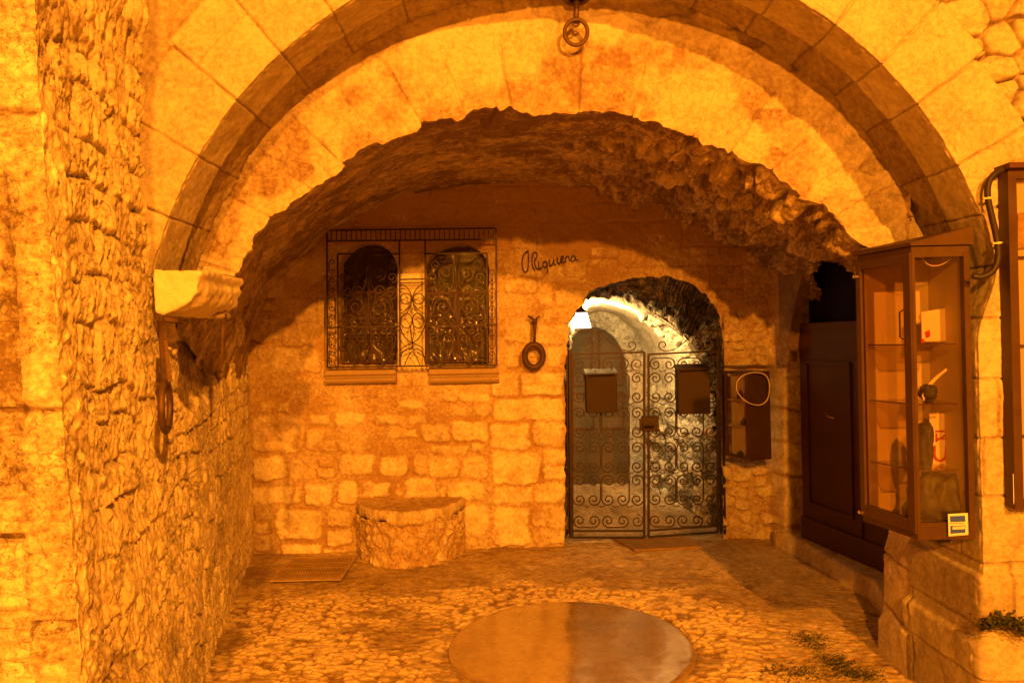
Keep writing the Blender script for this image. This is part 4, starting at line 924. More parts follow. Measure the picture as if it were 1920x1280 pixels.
mb = MB(); mb.tube([(lm[0] - .25, lm[1] + .05, lm[2] + .13), (lm[0] - .1, lm[1] + .02, lm[2] + .16), (lm[0], lm[1], lm[2] + .13)], .008, 6); mb.build("lantern_arm", M_IRON, lt)
sl_ = bpy.data.lights.new("passage_lantern_light", 'SPOT'); sl_.energy = 165; sl_.color = (1.0, .59, .19); sl_.shadow_soft_size = .04; sl_.spot_size = math.radians(140); sl_.spot_blend = .35
so_ = bpy.data.objects.new("passage_lantern_light", sl_); so_.location = (lm[0] + .06, lm[1] + .22, lm[2] - .01); C.objects.link(so_); so_.rotation_euler = Vector((.52, .83, .12)).to_track_quat('-Z', 'Y').to_euler()

# ================================================================== GATE
DGt = YB + .06
def qg(a, b): p = P(a, b, DGt); return (p[0], DGt, p[2])
gate = empty("iron_gate", qg(1215, 1006), "double scrolled wrought iron gate closing the passage", "gate")
def leaf(x0, x1, yt0, yt1, yb0, yb1):
    def T(u_, v_): return (lerp(x0, x1, u_), lerp(lerp(yt0, yt1, u_), lerp(yb0, yb1, u_), v_))
    def tp_(pts): return [qg(*T(a, b)) for a, b in pts]
    mb = MB()
    for p_ in ([(0, 0), (0, 1)], [(1, 0), (1, 1)]): mb.tube(tp_(p_), .0125, 4)
    for p_ in ([(0, 0), (1, 0)], [(0, 1), (1, 1)], [(0, .965), (1, .965)]): mb.tube(tp_(p_), .0105, 4)
    lf = mb.build("gate_leaf", M_IRON, gate)
    mb = MB(); W_, H_ = x1 - x0, yb0 - yt0
    cols = 5; cw = W_ / cols
    ys_ = [.055, .140, .225, .330, .415, .520, .605, .700, .785, .875]
    for c_ in range(cols):
        for a_, b_ in ((1, 2), (3, 4), (5, 6), (7, 8)):
            u_ = x0 + cw * (c_ + .5); r_ = cw * .45; bul = 1 if c_ % 2 == 0 else -1
            if c_ == cols - 1: bul = -1
            ya, yb_ = yt0 + H_ * (ys_[a_] - .008), yt0 + H_ * (ys_[b_] + .008)
            pts = cscroll(u_, ya, u_, yb_, bul, r_, 1.45)
            mb.tube([qg(x_, y_) for x_, y_ in pts], .0064, 4)
        for yy_ in (ys_[0], ys_[9] + .035):
            if c_ % 2 == 0 and c_ < cols - 1:
                pts = cscroll(x0 + cw * (c_ + .5), yt0 + H_ * yy_, x0 + cw * (c_ + 1.5), yt0 + H_ * yy_, -1 if yy_ < .5 else 1, cw * .45, 1.4); mb.tube([qg(x_, y_) for x_, y_ in pts], .0064, 4)
            elif c_ == cols - 1: mb.tube([qg(x_, y_) for x_, y_ in spiral(x0 + cw * (c_ + .5), yt0 + H_ * yy_, cw * .46, 1.5, math.pi / 2 if yy_ < .5 else -math.pi / 2, 1)], .0052, 4)
        # cusp bars
        for v_ in (.095, .275, .467, .652, .835):
            if c_ < cols - 1: mb.tube([qg(x0 + cw * (c_ + .75), yt0 + H_ * v_ - 3), qg(x0 + cw * (c_ + 1), yt0 + H_ * v_), qg(x0 + cw * (c_ + 1.25), yt0 + H_ * v_ - 3)], .0045, 4)
    mb.build("scrollwork", M_IRON, lf); return lf
l1 = leaf(1073, 1208, 664, 660, 1007, 1007); l2 = leaf(1216, 1346, 664, 658, 1006, 997)
for lf, s_, cx_, ex in ((l1, -1, 1184, 1076), (l2, 1, 1243, 1344)):
    mb = MB()
    sp_ = spiral(cx_, 647, 9.5, 1.0, math.pi / 2, -s_ * 1.0 * -1, 22, .35)
    arm = resample([(cx_ + s_ * 2, 658), (cx_ + s_ * 22, 656), (cx_ + s_ * 42, 640), (cx_ + s_ * 62, 622), (cx_ + s_ * 88, 616), (ex, 618)], 30, 2)
    mb.tube([qg(*p_) for p_ in sp_[::-1]] + [qg(*p_) for p_ in arm], .0055, 4)
    for k_, (dx_, dy_, r_) in enumerate(((62, 642, 12), (84, 642, 12), (73, 628, 5))): mb.tube([qg(*p_) for p_ in spiral(cx_ + s_ * dx_, dy_, r_, 1.5, math.pi / 2, s_ * (1 if k_ else -1))], .005, 4)
    mb.build("crest", M_IRON, lf)
mb = MB(); mb.tube([qg(1068, 655), qg(1071, 1008)], .016, 6); mb.tube([qg(1063, 660), qg(1066, 1000)], .008, 6); mb.build("gate_post", M_IRON, gate)
mb = MB(); mb.tube([qg(1354, 590), qg(1359, 1000)], .011, 8); mb.tube([qg(1347, 606), qg(1352, 1000)], .009, 8); mb.tube([qg(1354, 588), qg(1354, 594)], .016, 8); mb.build("gate_post", M_IRON, gate)
mb = MB(); p0 = qg(1226, 808); p1 = qg(1234, 779); mb.box((qg(1203, 800)[0], DGt - .035, p0[2]), (qg(1234, 800)[0], DGt + .02, p1[2]), bev=.004); p2 = qg(1212, 798); mb.box((p2[0] - .06, DGt - .03, p2[2] - .035), (p2[0] + .01, DGt - .014, p2[2] + .06)); mb.tube([(p2[0] + .05, DGt - .03, p2[2] + .01), (p2[0] + .05, DGt - .09, p2[2] + .01), (p2[0] - .03, DGt - .09, p2[2] + .01)], .009, 6); mb.build("lock", M_IRON, l2)
# letter boxes hooked on the gate
def letterbox(x0, x1, yt, yb, lab, lid):
    p0, p1 = qg(x0, yb), qg(x1, yt); t = empty("letterbox", ((p0[0] + p1[0]) / 2, DGt - .06, p0[2]), lab, "letterbox", "letterboxes hung on the gate")
    M_ = plain("brown_letterbox_paint", (.034, .017, .008), .55, .1, .1, 40, .15)
    mb = MB(); mb.box((p0[0], DGt - .12, p0[2]), (p1[0], DGt - .018, p1[2] - .03), bev=.004); mb.build("box_body", M_, t)
    mb = MB(); mb.prism([(DGt - .135, p1[2] - .045), (DGt - .135, p1[2] - .034), (DGt - .014, p1[2]), (DGt - .014, p1[2] - .0295), (DGt - .12, p1[2] - .0295)], 0, p0[0] - .006, p1[0] + .006); mb.build("lid", M_DARKB, t)
    mb = MB(); mb.box((p0[0] + .02, DGt - .1235, p1[2] - .060), (p1[0] - .02, DGt - .1205, p1[2] - .048)); mb.build("slot", M_DARK, t)
M_DARKB = plain("near_black_lid", (.03, .014, .008), .4)
letterbox(1097, 1152, 690, 772, "brown letterbox hanging on the left gate leaf beside the lantern glow", False)
letterbox(1266, 1323, 681, 774, "brown letterbox with dark sloping lid hanging on the right gate leaf", True)
# doormat
a_, b_, c_, d_ = G(1148, 1012), G(1282, 1008), G(1318, 1030), G(1190, 1036)
mb = MB(); mb.add([(p[0], p[1], .010) for p in (a_, b_, c_, d_)] + [(p[0], p[1], .028) for p in (a_, b_, c_, d_)], [(0, 1, 2, 3), (7, 6, 5, 4), (0, 4, 5, 1), (1, 5, 6, 2), (2, 6, 7, 3), (3, 7, 4, 0)]); o = mb.build("doormat", M_MAT); tag(o, "brown doormat lying askew in front of the iron gate", "doormat")

# ================================================================== SMALL SHOWCASE beside the gate (hung at an angle)
DSc = YB - .28
sh = empty("showcase", P(1400, 860, DSc), "small brown wooden showcase with lit shelves beside the gate", "showcase")
# left (glass) face from (1358,700..848) deep to (1400,..862) near ; right (closed) face 1402..1442
pA = P(1357, 700, YB - .06); pB = P(1402, 700, DSc - .05); pC = P(1443, 700, DSc + .02)
zt_, zb_ = P(1402, 697, DSc - .05)[2], P(1402, 864, DSc - .05)[2]
A2, B2, C2_ = np.array(pA[:2]), np.array(pB[:2]), np.array(pC[:2]); D2v = A2 + (C2_ - B2)
def quadbox(mb, a, b, thick_n, z0, z1, t0, t1, off0, off1):
    """bar along a->b between fractions t0,t1, offset along inward normal off0..off1"""
    d = b - a; n = np.array([-d[1], d[0]]); n = n / np.linalg.norm(n) * thick_n
    P0 = a + d * t0; P1 = a + d * t1; c = [P0 + n * off0, P1 + n * off0, P1 + n * off1, P0 + n * off1]
    mb.add([(p[0], p[1], z0) for p in c] + [(p[0], p[1], z1) for p in c], [(3, 2, 1, 0), (4, 5, 6, 7), (0, 1, 5, 4), (1, 2, 6, 5), (2, 3, 7, 6), (3, 0, 4, 7)])
mb = MB(); q4 = [A2, B2, C2_, D2v]
for z0_, z1_ in ((zb_, zb_ + .02), (zt_ - .02, zt_)): mb.add([(p[0], p[1], z0_) for p in q4] + [(p[0], p[1], z1_) for p in q4], [(3, 2, 1, 0), (4, 5, 6, 7), (0, 1, 5, 4), (1, 2, 6, 5), (2, 3, 7, 6), (3, 0, 4, 7)])
quadbox(mb, B2, C2_, 1, zb_ + .02, zt_ - .02, 0, 1, 0.0, .015)
quadbox(mb, C2_, D2v, 1, zb_ + .02, zt_ - .02, 0.07, 1, 0.0, .015)
mb.build("case_body", M_WOODC, sh)
mb = MB(); quadbox(mb, A2, B2, 1, zb_ + .02, zt_ - .02, 0, .07, 0, .02); quadbox(mb, A2, B2, 1, zb_ + .02, zt_ - .02, .88, 1, 0.0, .02); mb.build("case_frame", M_WOODD, sh)
mb = MB(); quadbox(mb, A2, B2, 1, zb_ + .02, zt_ - .02, .07, .88, .05, .056); mb.build("lining", M_BACKP, sh)
for f in (.36, .66):
    mb = MB(); quadbox(mb, A2, B2, 1, lerp(zb_, zt_, f), lerp(zb_, zt_, f) + .008, .07, .88, .012, .05); mb.build("shelf", M_BACKP, sh)
mb = MB(); quadbox(mb, A2, B2, 1, zb_ + .02, zt_ - .02, .07, .88, .004, .007); mb.build("glass_pane", M_GLASS, sh)
def on_case(f, z, off): d = B2 - A2; n = np.array([-d[1], d[0]]) / np.linalg.norm(d); p = A2 + d * f + n * off; return np.array([p[0], p[1], z])
for (f, zf, w_, hh_, lab) in ((.55, .68, .022, .070, "small dark ornament on the top shelf of the small showcase"), (.66, .38, .020, .055, "small dark ornament on the middle shelf of the small showcase"), (.50, .025, .024, .045, "low dark dish on the bottom of the small showcase")):
    c_ = on_case(f, lerp(zb_, zt_, zf) + (.008 if zf > .1 else .003), .030); rr_ = np.linspace(0, 1, 10); a_ = np.linspace(0, 2 * math.pi, 17); Rg, Ag = np.meshgrid(rr_, a_, indexing='ij')
    prof_ = w_ * (.75 + .35 * np.sin(Rg * 5)) * np.sqrt(np.clip(1.02 - Rg ** 4, 0, 1)); o = grid_mesh("ornament", np.stack([c_[0] + prof_ * np.cos(Ag), c_[1] + prof_ * np.sin(Ag), c_[2] + Rg * hh_], -1), M_GREY); tag(o, lab, "ornament", "ornaments in the small showcase")
# loop of pale cord
lp = [(1382, 716), (1390, 704), (1412, 697), (1436, 700), (1444, 720), (1441, 748), (1428, 760), (1408, 758), (1390, 746), (1380, 730)]
mb = MB(); mb.tube(resample(np.array([P(a, b, DSc - .09) for a, b in lp + lp[:1]]), 60, 2)[:-1], .0042, 6, closed=True); o = mb.build("cord_loop", M_WIREW, None, True); tag(o, "pale cord hanging in a loop over the small showcase", "cord")

# ================================================================== RIGHT SIDE: recess, door, step
PXr = 2.30
# niche (dark recess around the door)
mb = MB()
nx0 = [(1.95, 3.62), (1.97, 3.93), (2.56, 4.02), (2.52, 4.30), (2.26, 5.72), (2.20, 5.78)]
npth = resample(np.array([(2.0, 3.90), (2.55, 3.96), (2.60, 4.1), (2.36, 5.60), (2.34, 5.80), (2.22, 5.90)]), 150); zr = np.linspace(-.02, 2.7, 150)
PXg = npth[:, 0][:, None] + 0 * zr[None]; PYg = npth[:, 1][:, None] + 0 * zr[None]; ZZ = zr[None] + 0 * PXg
PXg = PXg + .010 * fbm(PYg * 4, ZZ * 4, 0, 4, 41)
o = grid_mesh("side_wall", np.stack([PXg, PYg, ZZ], -1), MS_BACK, tint=.4 + .2 * fbm(PYg * 4, ZZ * 4, 0, 3, 42)); tag(o, "shadowed stone recess on the right around the dark door", "wall")
# jamb between the showcase pier and the recess (side face)
jp = resample(np.array([(1.912, 3.56), (1.93, 3.75), (1.955, 3.93), (2.02, 3.96), (2.56, 4.0)]), 260); zr = np.linspace(-.02, 2.4, 330)
PXg = jp[:, 0][:, None] + 0 * zr[None]; PYg = jp[:, 1][:, None] + 0 * zr[None]; ZZ = zr[None] + 0 * PXg
jj, jid = courses(PYg + PXg, ZZ, [-.3, .22, .50, .86, 1.15, 1.45, 1.8, 2.2, 2.7], .5, 28, .012)
bulge = sst(.62, .5, ZZ) * .03 + sst(.26, .20, ZZ + .2 * (PYg - 3.6)) * .03
hj = .012 * (jid - .5) - .02 * sst(.010, .0, jj) + .008 * fbm(PYg * 6, ZZ * 6, 0, 4, 43) + bulge
kx = sst(3.97, 3.94, PYg)
o = grid_mesh("stone_jamb", np.stack([PXg - hj * kx, PYg + .5 * hj * (1 - kx), ZZ], -1), MS_BACK, tint=.66 + .3 * (jid - .5) - .4 * sst(.01, 0, jj) + .12 * fbm(PYg * 5, ZZ * 5, 0, 4, 45)); tag(o, "block stone jamb between the large showcase and the dark door", "jamb")
# door
d0 = np.array([P(1511, 800, 5.62)[0], 5.62]); d1 = np.array([2.46, 4.35])
door = empty("arched_door", (lerp(d0[0], d1[0], .5), lerp(d0[1], d1[1], .5), .13), "dark brown panelled wooden door in the right recess", "door")
ddir = (d1 - d0) / np.linalg.norm(d1 - d0); dn = np.array([-ddir[1], ddir[0]]); 
if dn[0] > 0: dn = -dn
DLn = np.linalg.norm(d1 - d0)
def dpt(s_, z, off): p = d0 + ddir * s_ + dn * off; return (p[0], p[1], z)
def dbox(mb, s0, s1, z0, z1, o0, o1):
    vs = [dpt(s_, z, o_) for z in (z0, z1) for s_, o_ in ((s0, o0), (s1, o0), (s1, o1), (s0, o1))]
    mb.add(vs, [(3, 2, 1, 0), (4, 5, 6, 7), (0, 1, 5, 4), (1, 2, 6, 5), (2, 3, 7, 6), (3, 0, 4, 7)])
zd0, zd1 = .125, 1.68
mb = MB(); dbox(mb, 0, DLn, zd0, zd1, 0, .04)
for s0, s1, z0, z1 in ((.10, .60, .42, 1.34), (.68, 1.18, .42, 1.34)): pass
mb.build("door_leaf", M_WOODD, door)
mb = MB()
for s0, s1 in ((.09, .60), (.70, 1.2)):
    for z0, z1 in ((.40, 1.46),):
        for a in ((s0, s1, z0, z0 + .022), (s0, s1, z1 - .022, z1), (s0, s0 + .022, z0 + .022, z1 - .022), (s1 - .022, s1, z0 + .022, z1 - .022)): dbox(mb, *a, .0405, .056)
dbox(mb, 0.0, DLn, zd0, zd0 + .17, .0405, .060)
mb.build("panel_moulding", M_WOODD, door)
mb = MB(); hz = 1.06; mb.tube([dpt(.36, 1.08, .04), dpt(.36, 1.08, .075), dpt(.45, 1.07, .078)], .0055, 6); mb.build("handle", plain("brass", (.75, .6, .35), .25, 1.0), door, True)
mb = MB(); dbox(mb, .66, .69, zd0 + .17, zd1, .0405, .054); mb.build("meeting_stile", M_WOODD, door)
mb = MB(); dbox(mb, -.02, DLn, 1.70, 2.42, -.10, -.06); mb.build("recess_shade_panel", M_DARK, door)  # near-black sheet standing in for the shade above the door
mb = MB(); dbox(mb, -.02, DLn, 1.681, 1.735, -.05, .055); mb.build("lintel_rail", M_WOODD, door)
hp_ = [(-.10, 1.45), (-.10, 2.45), (.75, 2.45), (.55, 2.36), (.36, 2.24), (.22, 2.08), (.12, 1.90), (.05, 1.70), (.0, 1.45)]
mb = MB(); n_ = len(hp_); mb.add([dpt(a, b, .062) for a, b in hp_] + [dpt(a, b, .14) for a, b in hp_], [tuple(range(n_)), tuple(reversed(range(n_, 2 * n_)))] + [(i, i + n_, (i + 1) % n_ + n_, (i + 1) % n_) for i in range(n_)]); mb.build("arched_head", MS_VAULT, door)
# step
sp0 = [G(1448, 1021), G(1500, 1045), G(1600, 1108), G(1640, 1130)]
pt = np.array([(p[0], p[1]) for p in sp0]); fr_ = resample(np.r_[[(pt[0][0] - .01, 5.78)], pt, [(2.0, 3.98)]], 200, 1)
prof = np.array([(0, -.02), (0, .03), (.002, .08), (.004, .118), (.010, .127), (.022, .131), (.06, .132), (.2, .133), (.35, .134), (.62, .135)])
prof = resample(prof, 50)
PXg = fr_[:, 0][:, None] + prof[:, 0][None]; PYg = fr_[:, 1][:, None] + 0 * prof[:, 0][None]; ZZ = prof[:, 1][None] + 0 * PXg
nz = .008 * fbm(PXg * 9, PYg * 9, ZZ * 9, 4, 51); o = grid_mesh("door_step", np.stack([PXg + nz, PYg, ZZ + .5 * nz], -1), MS_BACK, tint=.62 + .25 * fbm(PXg * 6, PYg * 6, ZZ * 6, 4, 52)); tag(o, "low worn stone step in front of the dark door", "step")

# ================================================================== BIG CORNER SHOWCASE
Dn, Dfar = 3.08, 3.42
zt_ = P(1715, 462, Dn)[2]; zb_ = P(1715, 1012, Dn)[2]
X0 = P(1714, 700, Dn)[0]; X0f = P(1612, 700, Dfar)[0]; X1 = P(1822, 700, Dn)[0]; X1f = X1 + .03
cs = empty("showcase", ((X0 + X1) / 2, Dn + .15, zb_), "tall brown glazed showcase fixed to the right arch jamb", "showcase")
LA = np.array([X0f, Dfar]); LB = np.array([X0, Dn]); LC = np.array([X1, Dn]); LD = np.array([X1f, Dfar])
def bar(mb, a, b, t0, t1, z0, z1, th_=.022, off=0.0): quadbox(mb, a, b, 1, z0, z1, t0, t1, off, off + th_)
fw = .10
mb = MB(); Q4 = [LA, LB, LC, LD]
def slab(mb, q4, z0, z1): mb.add([(p[0], p[1], z0) for p in q4] + [(p[0], p[1], z1) for p in q4], [(3, 2, 1, 0), (4, 5, 6, 7), (0, 1, 5, 4), (1, 2, 6, 5), (2, 3, 7, 6), (3, 0, 4, 7)])
slab(mb, Q4, zb_, zb_ + .025); slab(mb, Q4, zt_ - .025, zt_)
bar(mb, LC, LD, 0, 1, zb_ + .025, zt_ - .025, .014); bar(mb, LD, LA, 0.03, 1, zb_ + .025, zt_ - .025, .012)
# front (glass side) frame
fz0, fz1 = zb_ + .025, zt_ - .025
LX = X1 - X0
bar(mb, LB, LC, 0, .055, fz0, fz1, .03); bar(mb, LB, LC, .90, 1, fz0, fz1, .03, -.002); bar(mb, LB, LC, .055, .90, fz0, fz0 + .045, .026); bar(mb, LB, LC, .055, .90, fz1 - .020, fz1, .026)
mb.build("case_frame", M_WOODC, cs)
mb = MB(); sl = [LA + np.array([-.012, .01]), LB + np.array([-.010, -.014]), LC + np.array([.012, -.014]), LD + np.array([.012, .01])]
zr_ = zt_ + .002; mb.add([(p[0], p[1], zr_ + .0 * i) for i, p in enumerate(sl)] + [(sl[0][0], sl[0][1], zr_ + .025), (sl[1][0], sl[1][1], zr_ + .012), (sl[2][0], sl[2][1], zr_ + .075), (sl[3][0], sl[3][1], zr_ + .08)], [(3, 2, 1, 0), (4, 5, 6, 7), (0, 1, 5, 4), (1, 2, 6, 5), (2, 3, 7, 6), (3, 0, 4, 7)]); mb.build("sloping_top", M_WOODC, cs)
# door on the left face
mb = MB(); DLc = LB - LA
bar(mb, LA, LB, 0, .085, fz0, fz1, .022, -.010); bar(mb, LA, LB, .88, .995, fz0, fz1, .022, -.010); bar(mb, LA, LB, .085, .88, fz0, fz0 + .055, .020, -.009); bar(mb, LA, LB, .085, .88, fz1 - .040, fz1, .020, -.009); cd = mb.build("glazed_door", M_WOODC, cs)
mb = MB(); bar(mb, LA, LB, .085, .88, fz0 + .055, fz1 - .040, .004, .002); mb.build("door_pane", M_SHADEGLASS, cd)
M_BRASS = plain("brass_hinge", (.8, .6, .3), .25, 1.0)
for zc_ in (fz0 + .02, fz1 - .07): 
    mb = MB(); p_ = LA + DLc * .06; mb.tube([(p_[0] - .012, p_[1] - .003, zc_), (p_[0] - .034, p_[1] - .004, zc_)], .008, 8); mb.build("hinge", M_BRASS, cd)
mb = MB(); p_ = LA + DLc * .90; mb.tube([(p_[0] - .010, p_[1], lerp(fz0, fz1, .80)), (p_[0] - .03, p_[1], lerp(fz0, fz1, .79)), (p_[0] - .03, p_[1], lerp(fz0, fz1, .70)), (p_[0] - .010, p_[1], lerp(fz0, fz1, .69))], .004, 6); mb.build("handle", M_IRON, cd)
mb = MB(); bar(mb, LB, LC, .055, .90, fz0 + .045, fz1 - .020, .004, .010); mb.build("front_pane", M_GLASS, cs)
mb = MB(); bar(mb, LD, LA, 0.05, .95, fz0, fz1, .004, .013); mb.build("lining", M_BACKP, cs); mb = MB(); bar(mb, LC, LD, .10, .95, fz0, fz1, .004, .016); mb.build("side_lining", M_BACKP, cs)
mb = MB(); sh_in = [LA + np.array([.03, -.03]), LB + np.array([.03, .045]), LC + np.array([-.035, .045]), LD + np.array([-.035, -.03])]
for yy_ in (646, 758, 882):
    z_ = P(1770, yy_, Dn + .05)[2]; m3 = MB(); slab(m3, sh_in, z_, z_ + .004); sf = m3.build("glass_shelf", M_SHELF, cs); m3 = MB(); bar(m3, sh_in[0], sh_in[1], 0, 1, z_ - .0005, z_ + .0050, .003, -.004); bar(m3, sh_in[1], sh_in[2], 0, 1, z_ - .0005, z_ + .0050, .003, -.004); m3.build("shelf_edge", M_WOODD, sf)
m3 = MB(); xr = P(1793, 700, Dn + .14); m3.box((xr[0] - .003, Dn + .19, fz0), (xr[0] + .003, Dn + .196, fz1)); m3.build("shelf_rail", M_IRONR, cs)
m3 = MB(); w0 = P(1725, 475, Dn + .05); w1 = P(1790, 478, Dn + .05); wm = P(1752, 500, Dn + .05); m3.tube(resample(np.array([w0, P(1735, 494, Dn + .05), wm, P(1772, 494, Dn + .05), w1]), 30, 2), .0018, 5); o = m3.build("string", M_WIREW, None, True); tag(o, "thin pale string sagging inside the top of the tall showcase", "string")
# things inside
def sheet(name, pts, D, mat, lab, cat, parent=None, thick=.002, curl=0.0):
    a, b, c, d = [np.array(P(*p, D)) for p in pts]; n = 14; V = np.zeros((n, n, 3))
    for i in range(n):
        for j in range(n): u_, v_ = i / (n - 1), j / (n - 1); V[i, j] = lerp(lerp(a, b, u_), lerp(d, c, u_), v_) + np.array([0, curl * math.sin(math.pi * u_), 0])
    o = grid_mesh(name, V, mat, parent); md = o.modifiers.new("thickness", 'SOLIDIFY'); md.thickness = thick
    return tag(o, lab, cat) if cat else o
zs2 = P(1770, 646, Dn + .05)[2]
DI = Dn + .165
pap = sheet("paper_sheet", [(1728, 590), (1762, 568), (1786, 585), (1786, 642)][:0] or [(1727, 585), (1788, 575), (1790, 640), (1728, 641)], DI, M_PAPER, "pale paper sheet standing on the top shelf of the tall showcase", "paper", curl=.01)
for q_ in ([(1735, 622), (1743, 618), (1744, 630), (1737, 633)], [(1727, 634), (1733, 636), (1732, 643), (1727, 643)]): sheet("ink_blot", q_, DI - .003, M_RED, None, None, pap)
DI2 = Dn + .13
o = sheet("paper_cone", [(1728, 742), (1774, 690), (1776, 694), (1732, 752)], DI2, M_PAPER, "white paper leaning diagonally on the middle shelf of the tall showcase", "paper", curl=.03)
def blob(name, px, py, D, rx, ry, rz, lab, cat, mat, s=1, rough=.25, parent=None):
    c = np.array(P(px, py, D)); u_ = np.linspace(0, math.pi, 30); v_ = np.linspace(0, 2 * math.pi, 49); Ug, Vg = np.meshgrid(u_, v_, indexing='ij')
    d = np.stack([np.sin(Ug) * np.cos(Vg), np.sin(Ug) * np.sin(Vg), np.cos(Ug)], -1); k = 1 + rough * fbm(d[..., 0] * 1.6 + s, d[..., 1] * 1.6, d[..., 2] * 1.6, 4, s) 
    k = np.round(k * 9) / 9 * .5 + k * .5
    o = grid_mesh(name, c + d * k[..., None] * np.array([rx, ry, rz]), mat, parent, smooth=True); return tag(o, lab, cat)
sc_ = (Dn + .15) / F
blob("dark_stone", 1740, 738, Dn + .15, 14 * sc_, .04, 17 * sc_, "small dark stone leaning on the middle shelf of the tall showcase", "stone", M_GREY, 3)
blob("dark_stone", 1733, 838, Dn + .12, 16 * sc_, .05, 48 * sc_, "dark upright stone on the lower shelf beside the printed poster", "stone", M_GREY, 7)
blob("dark_stone", 1765, 945, Dn + .14, 44 * sc_, .075, 58 * sc_, "large grey green stone filling the bottom of the tall showcase", "stone", M_GREY, 12, .32)
DPo = Dn + .20
po = sheet("poster", [(1742, 775), (1790, 770), (1791, 878), (1744, 879)], DPo, M_PAPER, "small poster with red print on the lower shelf of the tall showcase", "poster")
mb = MB(); arc = [(1763 + 11 * math.cos(a), 851 + 12 * math.sin(a)) for a in np.linspace(-.1, math.pi + .1, 18)]; arc = [(1775, 833)] + arc + [(1752, 835)]
mb.tube([P(a, b, DPo - .006) for a, b in arc], .0075, 4, flat=.25)
for a, b in (((1756, 812), (1756, 828)), ((1756, 826), (1778, 812)), ((1778, 812), (1778, 829))): mb.tube([P(*a, DPo - .005), P(*b, DPo - .005)], .005, 4, flat=.3)
mb.tube([P(1754, 808, DPo - .005), P(1780, 808, DPo - .005)], .005, 4, flat=.3); mb.tube([P(1756, 821, DPo - .005), P(1778, 823, DPo - .005)], .004, 4, flat=.3)
mb.build("red_print", M_RED, po)
# blue card sticker on the lower corner
DC = Dn - .012
st_ = sheet("card_sticker", [(1777, 963), (1814, 961), (1815, 1002), (1778, 1005)], DC, M_WHITE, "blue and white card sign on the lower corner of the tall showcase", "sticker", thick=.003)
sheet("blue_field", [(1781, 967), (1809, 966), (1810, 977), (1782, 978)], DC - .004, M_BLUE, None, None, st_, .001)
sheet("blue_field", [(1782, 985), (1810, 984), (1810, 998), (1782, 1000)], DC - .004, M_BLUE, None, None, st_, .001)
mb = MB()
rnd = random.Random(4)
for (xa, xb, yy_) in ((1782, 1809, 981.0), (1786, 1808, 989.0)):
    x_ = xa
    while x_ < xb - 1.5:
        w_ = rnd.choice([1.4, 1.8, 2.2]); y0_ = yy_ - (x_ - xa) * .03
        mb.tube([P(x_, y0_ + 1.4, DC - .006), P(x_, y0_ - 1.3, DC - .006), P(x_ + w_, y0_ - 1.3, DC - .006)], .0008, 4)
        x_ += w_ + 1.1
mb.build("small_print", M_WHITE2 if False else plain("blue_red_ink", (.25, .05, .10), .5), st_)
sheet("white_strip", [(1786, 986.5), (1809, 985.7), (1809, 991), (1786, 992)], DC - .0052, M_WHITE, None, None, st_, .0005)

# ================================================================== RIGHT WALL DISPLAY CASE (runs out of frame)
Dw = 2.985
wc = empty("display_case", P(1960, 950, Dw), "brown framed wall display case at the right edge beside the conduit", "display case")
x0 = P(1877, 650, DF)[0]; x1 = x0 + .55; zt_ = P(1884, 318, Dw)[2]; zb_ = P(1890, 955, Dw)[2]
mb = MB(); mb.box((x0, Dw, zb_ + .035), (x0 + .034, DF - .005, zt_ - .035)); mb.box((x1 - .034, Dw, zb_ + .035), (x1, DF - .005, zt_ - .035)); mb.box((x0, Dw - .001, zb_), (x1, DF - .005, zb_ + .035)); mb.box((x0, Dw - .001, zt_ - .035), (x1, DF - .005, zt_)); mb.build("case_frame", M_WOODC, wc)
mb = MB(); mb.box((x0 - .012, Dw - .03, zt_ + .001), (x1 + .012, DF, zt_ + .022)); mb.build("case_top", M_WOODD, wc)
mb = MB(); mb.box((x0 + .034, DF - .020, zb_ + .035), (x1 - .034, DF - .010, zt_ - .035)); mb.build("lining", M_BACKP, wc)
mb = MB(); mb.box((x0 + .034, Dw + .012, zb_ + .035), (x1 - .034, Dw + .016, zt_ - .035)); mb.build("glass_pane", M_GLASS, wc)
for yy_ in (482, 649, 820):
    z_ = P(1905, yy_, Dw)[2]; mb = MB(); mb.box((x0 + .034, Dw + .02, z_), (x1 - .034, DF - .021, z_ + .005)); mb.build("shelf", M_WOODC, wc)
o = sheet("sticker_strip", [(1899, 888), (1913, 888), (1913, 948), (1900, 944)], Dw + .008, M_WHITE, "narrow strip of small card stickers on the right display case glass", "sticker", thick=.002)
for k_, (c_, w_) in enumerate((((.3, .05, .04), 8), ((.05, .05, .04), 8), ((.6, .10, .03), 8), ((.4, .3, .2), 8), ((.05, .05, .10), 8))):
    y0_ = 891 + k_ * 11; sheet("card_patch", [(1902, y0_), (1911, y0_ + .4), (1911, y0_ + 8), (1902, y0_ + 7.6)], Dw + .004, plain("card_ink", c_, .5, var=.1), None, None, o, .001)
o = sheet("brown_photo", [(1908, 400), (1935, 398), (1935, 466), (1908, 468)], DF - .024, plain("faded_photo", (.45, .28, .14), .6, vs=14, var=.6), "faded brown photograph in the top of the right display case", "photograph")

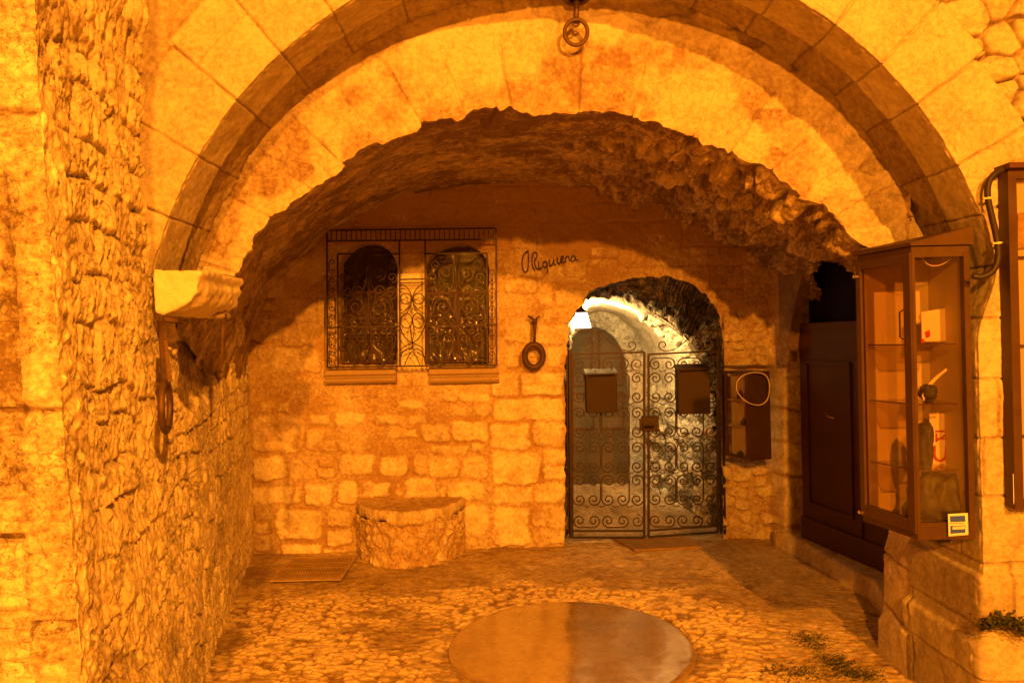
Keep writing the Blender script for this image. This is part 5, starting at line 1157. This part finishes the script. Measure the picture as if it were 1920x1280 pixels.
# conduit with clips
cd_pts = [(1823, 517, 3.02), (1838, 520, 3.01), (1856, 514, 3.00), (1868, 500, 3.0), (1873, 478, 3.0), (1868, 440, 3.0), (1858, 400, 3.0), (1851, 368, 3.0), (1852, 345, 3.0), (1860, 330, 3.0), (1874, 320, 3.0), (1890, 316, 3.0)]
cn = empty("conduit", P(1860, 420, 3.02), "thick black cable looping down between the two right showcases", "cable")
mb = MB(); mb.tube(resample(np.array([P(a, b, d) for a, b, d in cd_pts]), 90, 2), .0125, 10); mb.build("cable_run", M_CABLE, cn, True)
for a, b in ((1852, 372), (1870, 456)):
    mb = MB(); mb.tube([P(a - 8, b + 1, 3.03), P(a - 6, b, 2.99), P(a, b - .5, 2.982), P(a + 6, b - 1, 2.99), P(a + 8, b - 1, 3.03)], .0045, 6); mb.build("cable_clip", M_WIREW, cn)

# ================================================================== WEEDS
def leaves(name, spots, lab, n, size, kind=None, seed=1, cat="plant"):
    rnd = random.Random(seed); mb = MB()
    if kind is None: mb.tube([np.array(s__[0]) + np.array([0, .015, -.004]) for s__ in spots], .004, 5)
    for _ in range(n):
        c, sx, sy, sz = rnd.choice(spots); p = np.array([c[0] + rnd.gauss(0, sx), c[1] + rnd.gauss(0, sy), c[2] + abs(rnd.gauss(0, sz))])
        a = rnd.uniform(0, 6.28); l = size * rnd.uniform(.5, 1.3); d = np.array([math.cos(a), math.sin(a), rnd.uniform(-.1, .8)]) * l; s_ = np.array([-math.sin(a), math.cos(a), rnd.uniform(-.3, .3)]) * l * .35
        mb.add([p, p + d * .5 + s_, p + d, p + d * .5 - s_], [(0, 1, 2, 3)])
    o = mb.build(name, M_LEAF); tag(o, lab, cat if kind is None else None, kind=kind); return o
g1_ = G(1520, 1205); g2_ = G(1570, 1245); g3_ = G(1610, 1268); g4_ = G(1500, 1262)
leaves("weeds", [((g1_[0], g1_[1], .005), .05, .07, .006), ((g2_[0], g2_[1], .005), .05, .05, .008), ((g3_[0], g3_[1], .005), .06, .04, .008), ((g4_[0], g4_[1], .0), .12, .05, .004)], "low mossy weeds growing between the pebbles", 1900, .011, kind="stuff", seed=3)
pw = [P(a, b, 2.955) for a, b in ((1852, 1178), (1868, 1172), (1884, 1168), (1898, 1172), (1912, 1180), (1925, 1192))]
leaves("ledge_plant", [(p, .022, .02, .014) for p in pw], "small green weed sprouting from the ledge of the right pier", 520, .022, seed=8)
# litter by the jamb
mb = MB(); rnd = random.Random(2)
p_ = G(1700, 1180)
for k_ in range(2):
    c = np.array([p_[0] - .02 + .04 * k_, p_[1] + .01 * k_, .03]); mb.add([c, c + np.array([.03, .008, .008]), c + np.array([.034, .012, .028]), c + np.array([.006, .004, .024])], [(0, 1, 2, 3)]); mb.add([c + np.array([0, .004, 0]), c + np.array([.03, .012, .008]), c + np.array([.034, .016, .028]), c + np.array([.006, .008, .024])], [(3, 2, 1, 0)])
o = mb.build("paper_scrap", M_WHITE); tag(o, "crumpled white paper scrap at the foot of the right jamb", "litter")
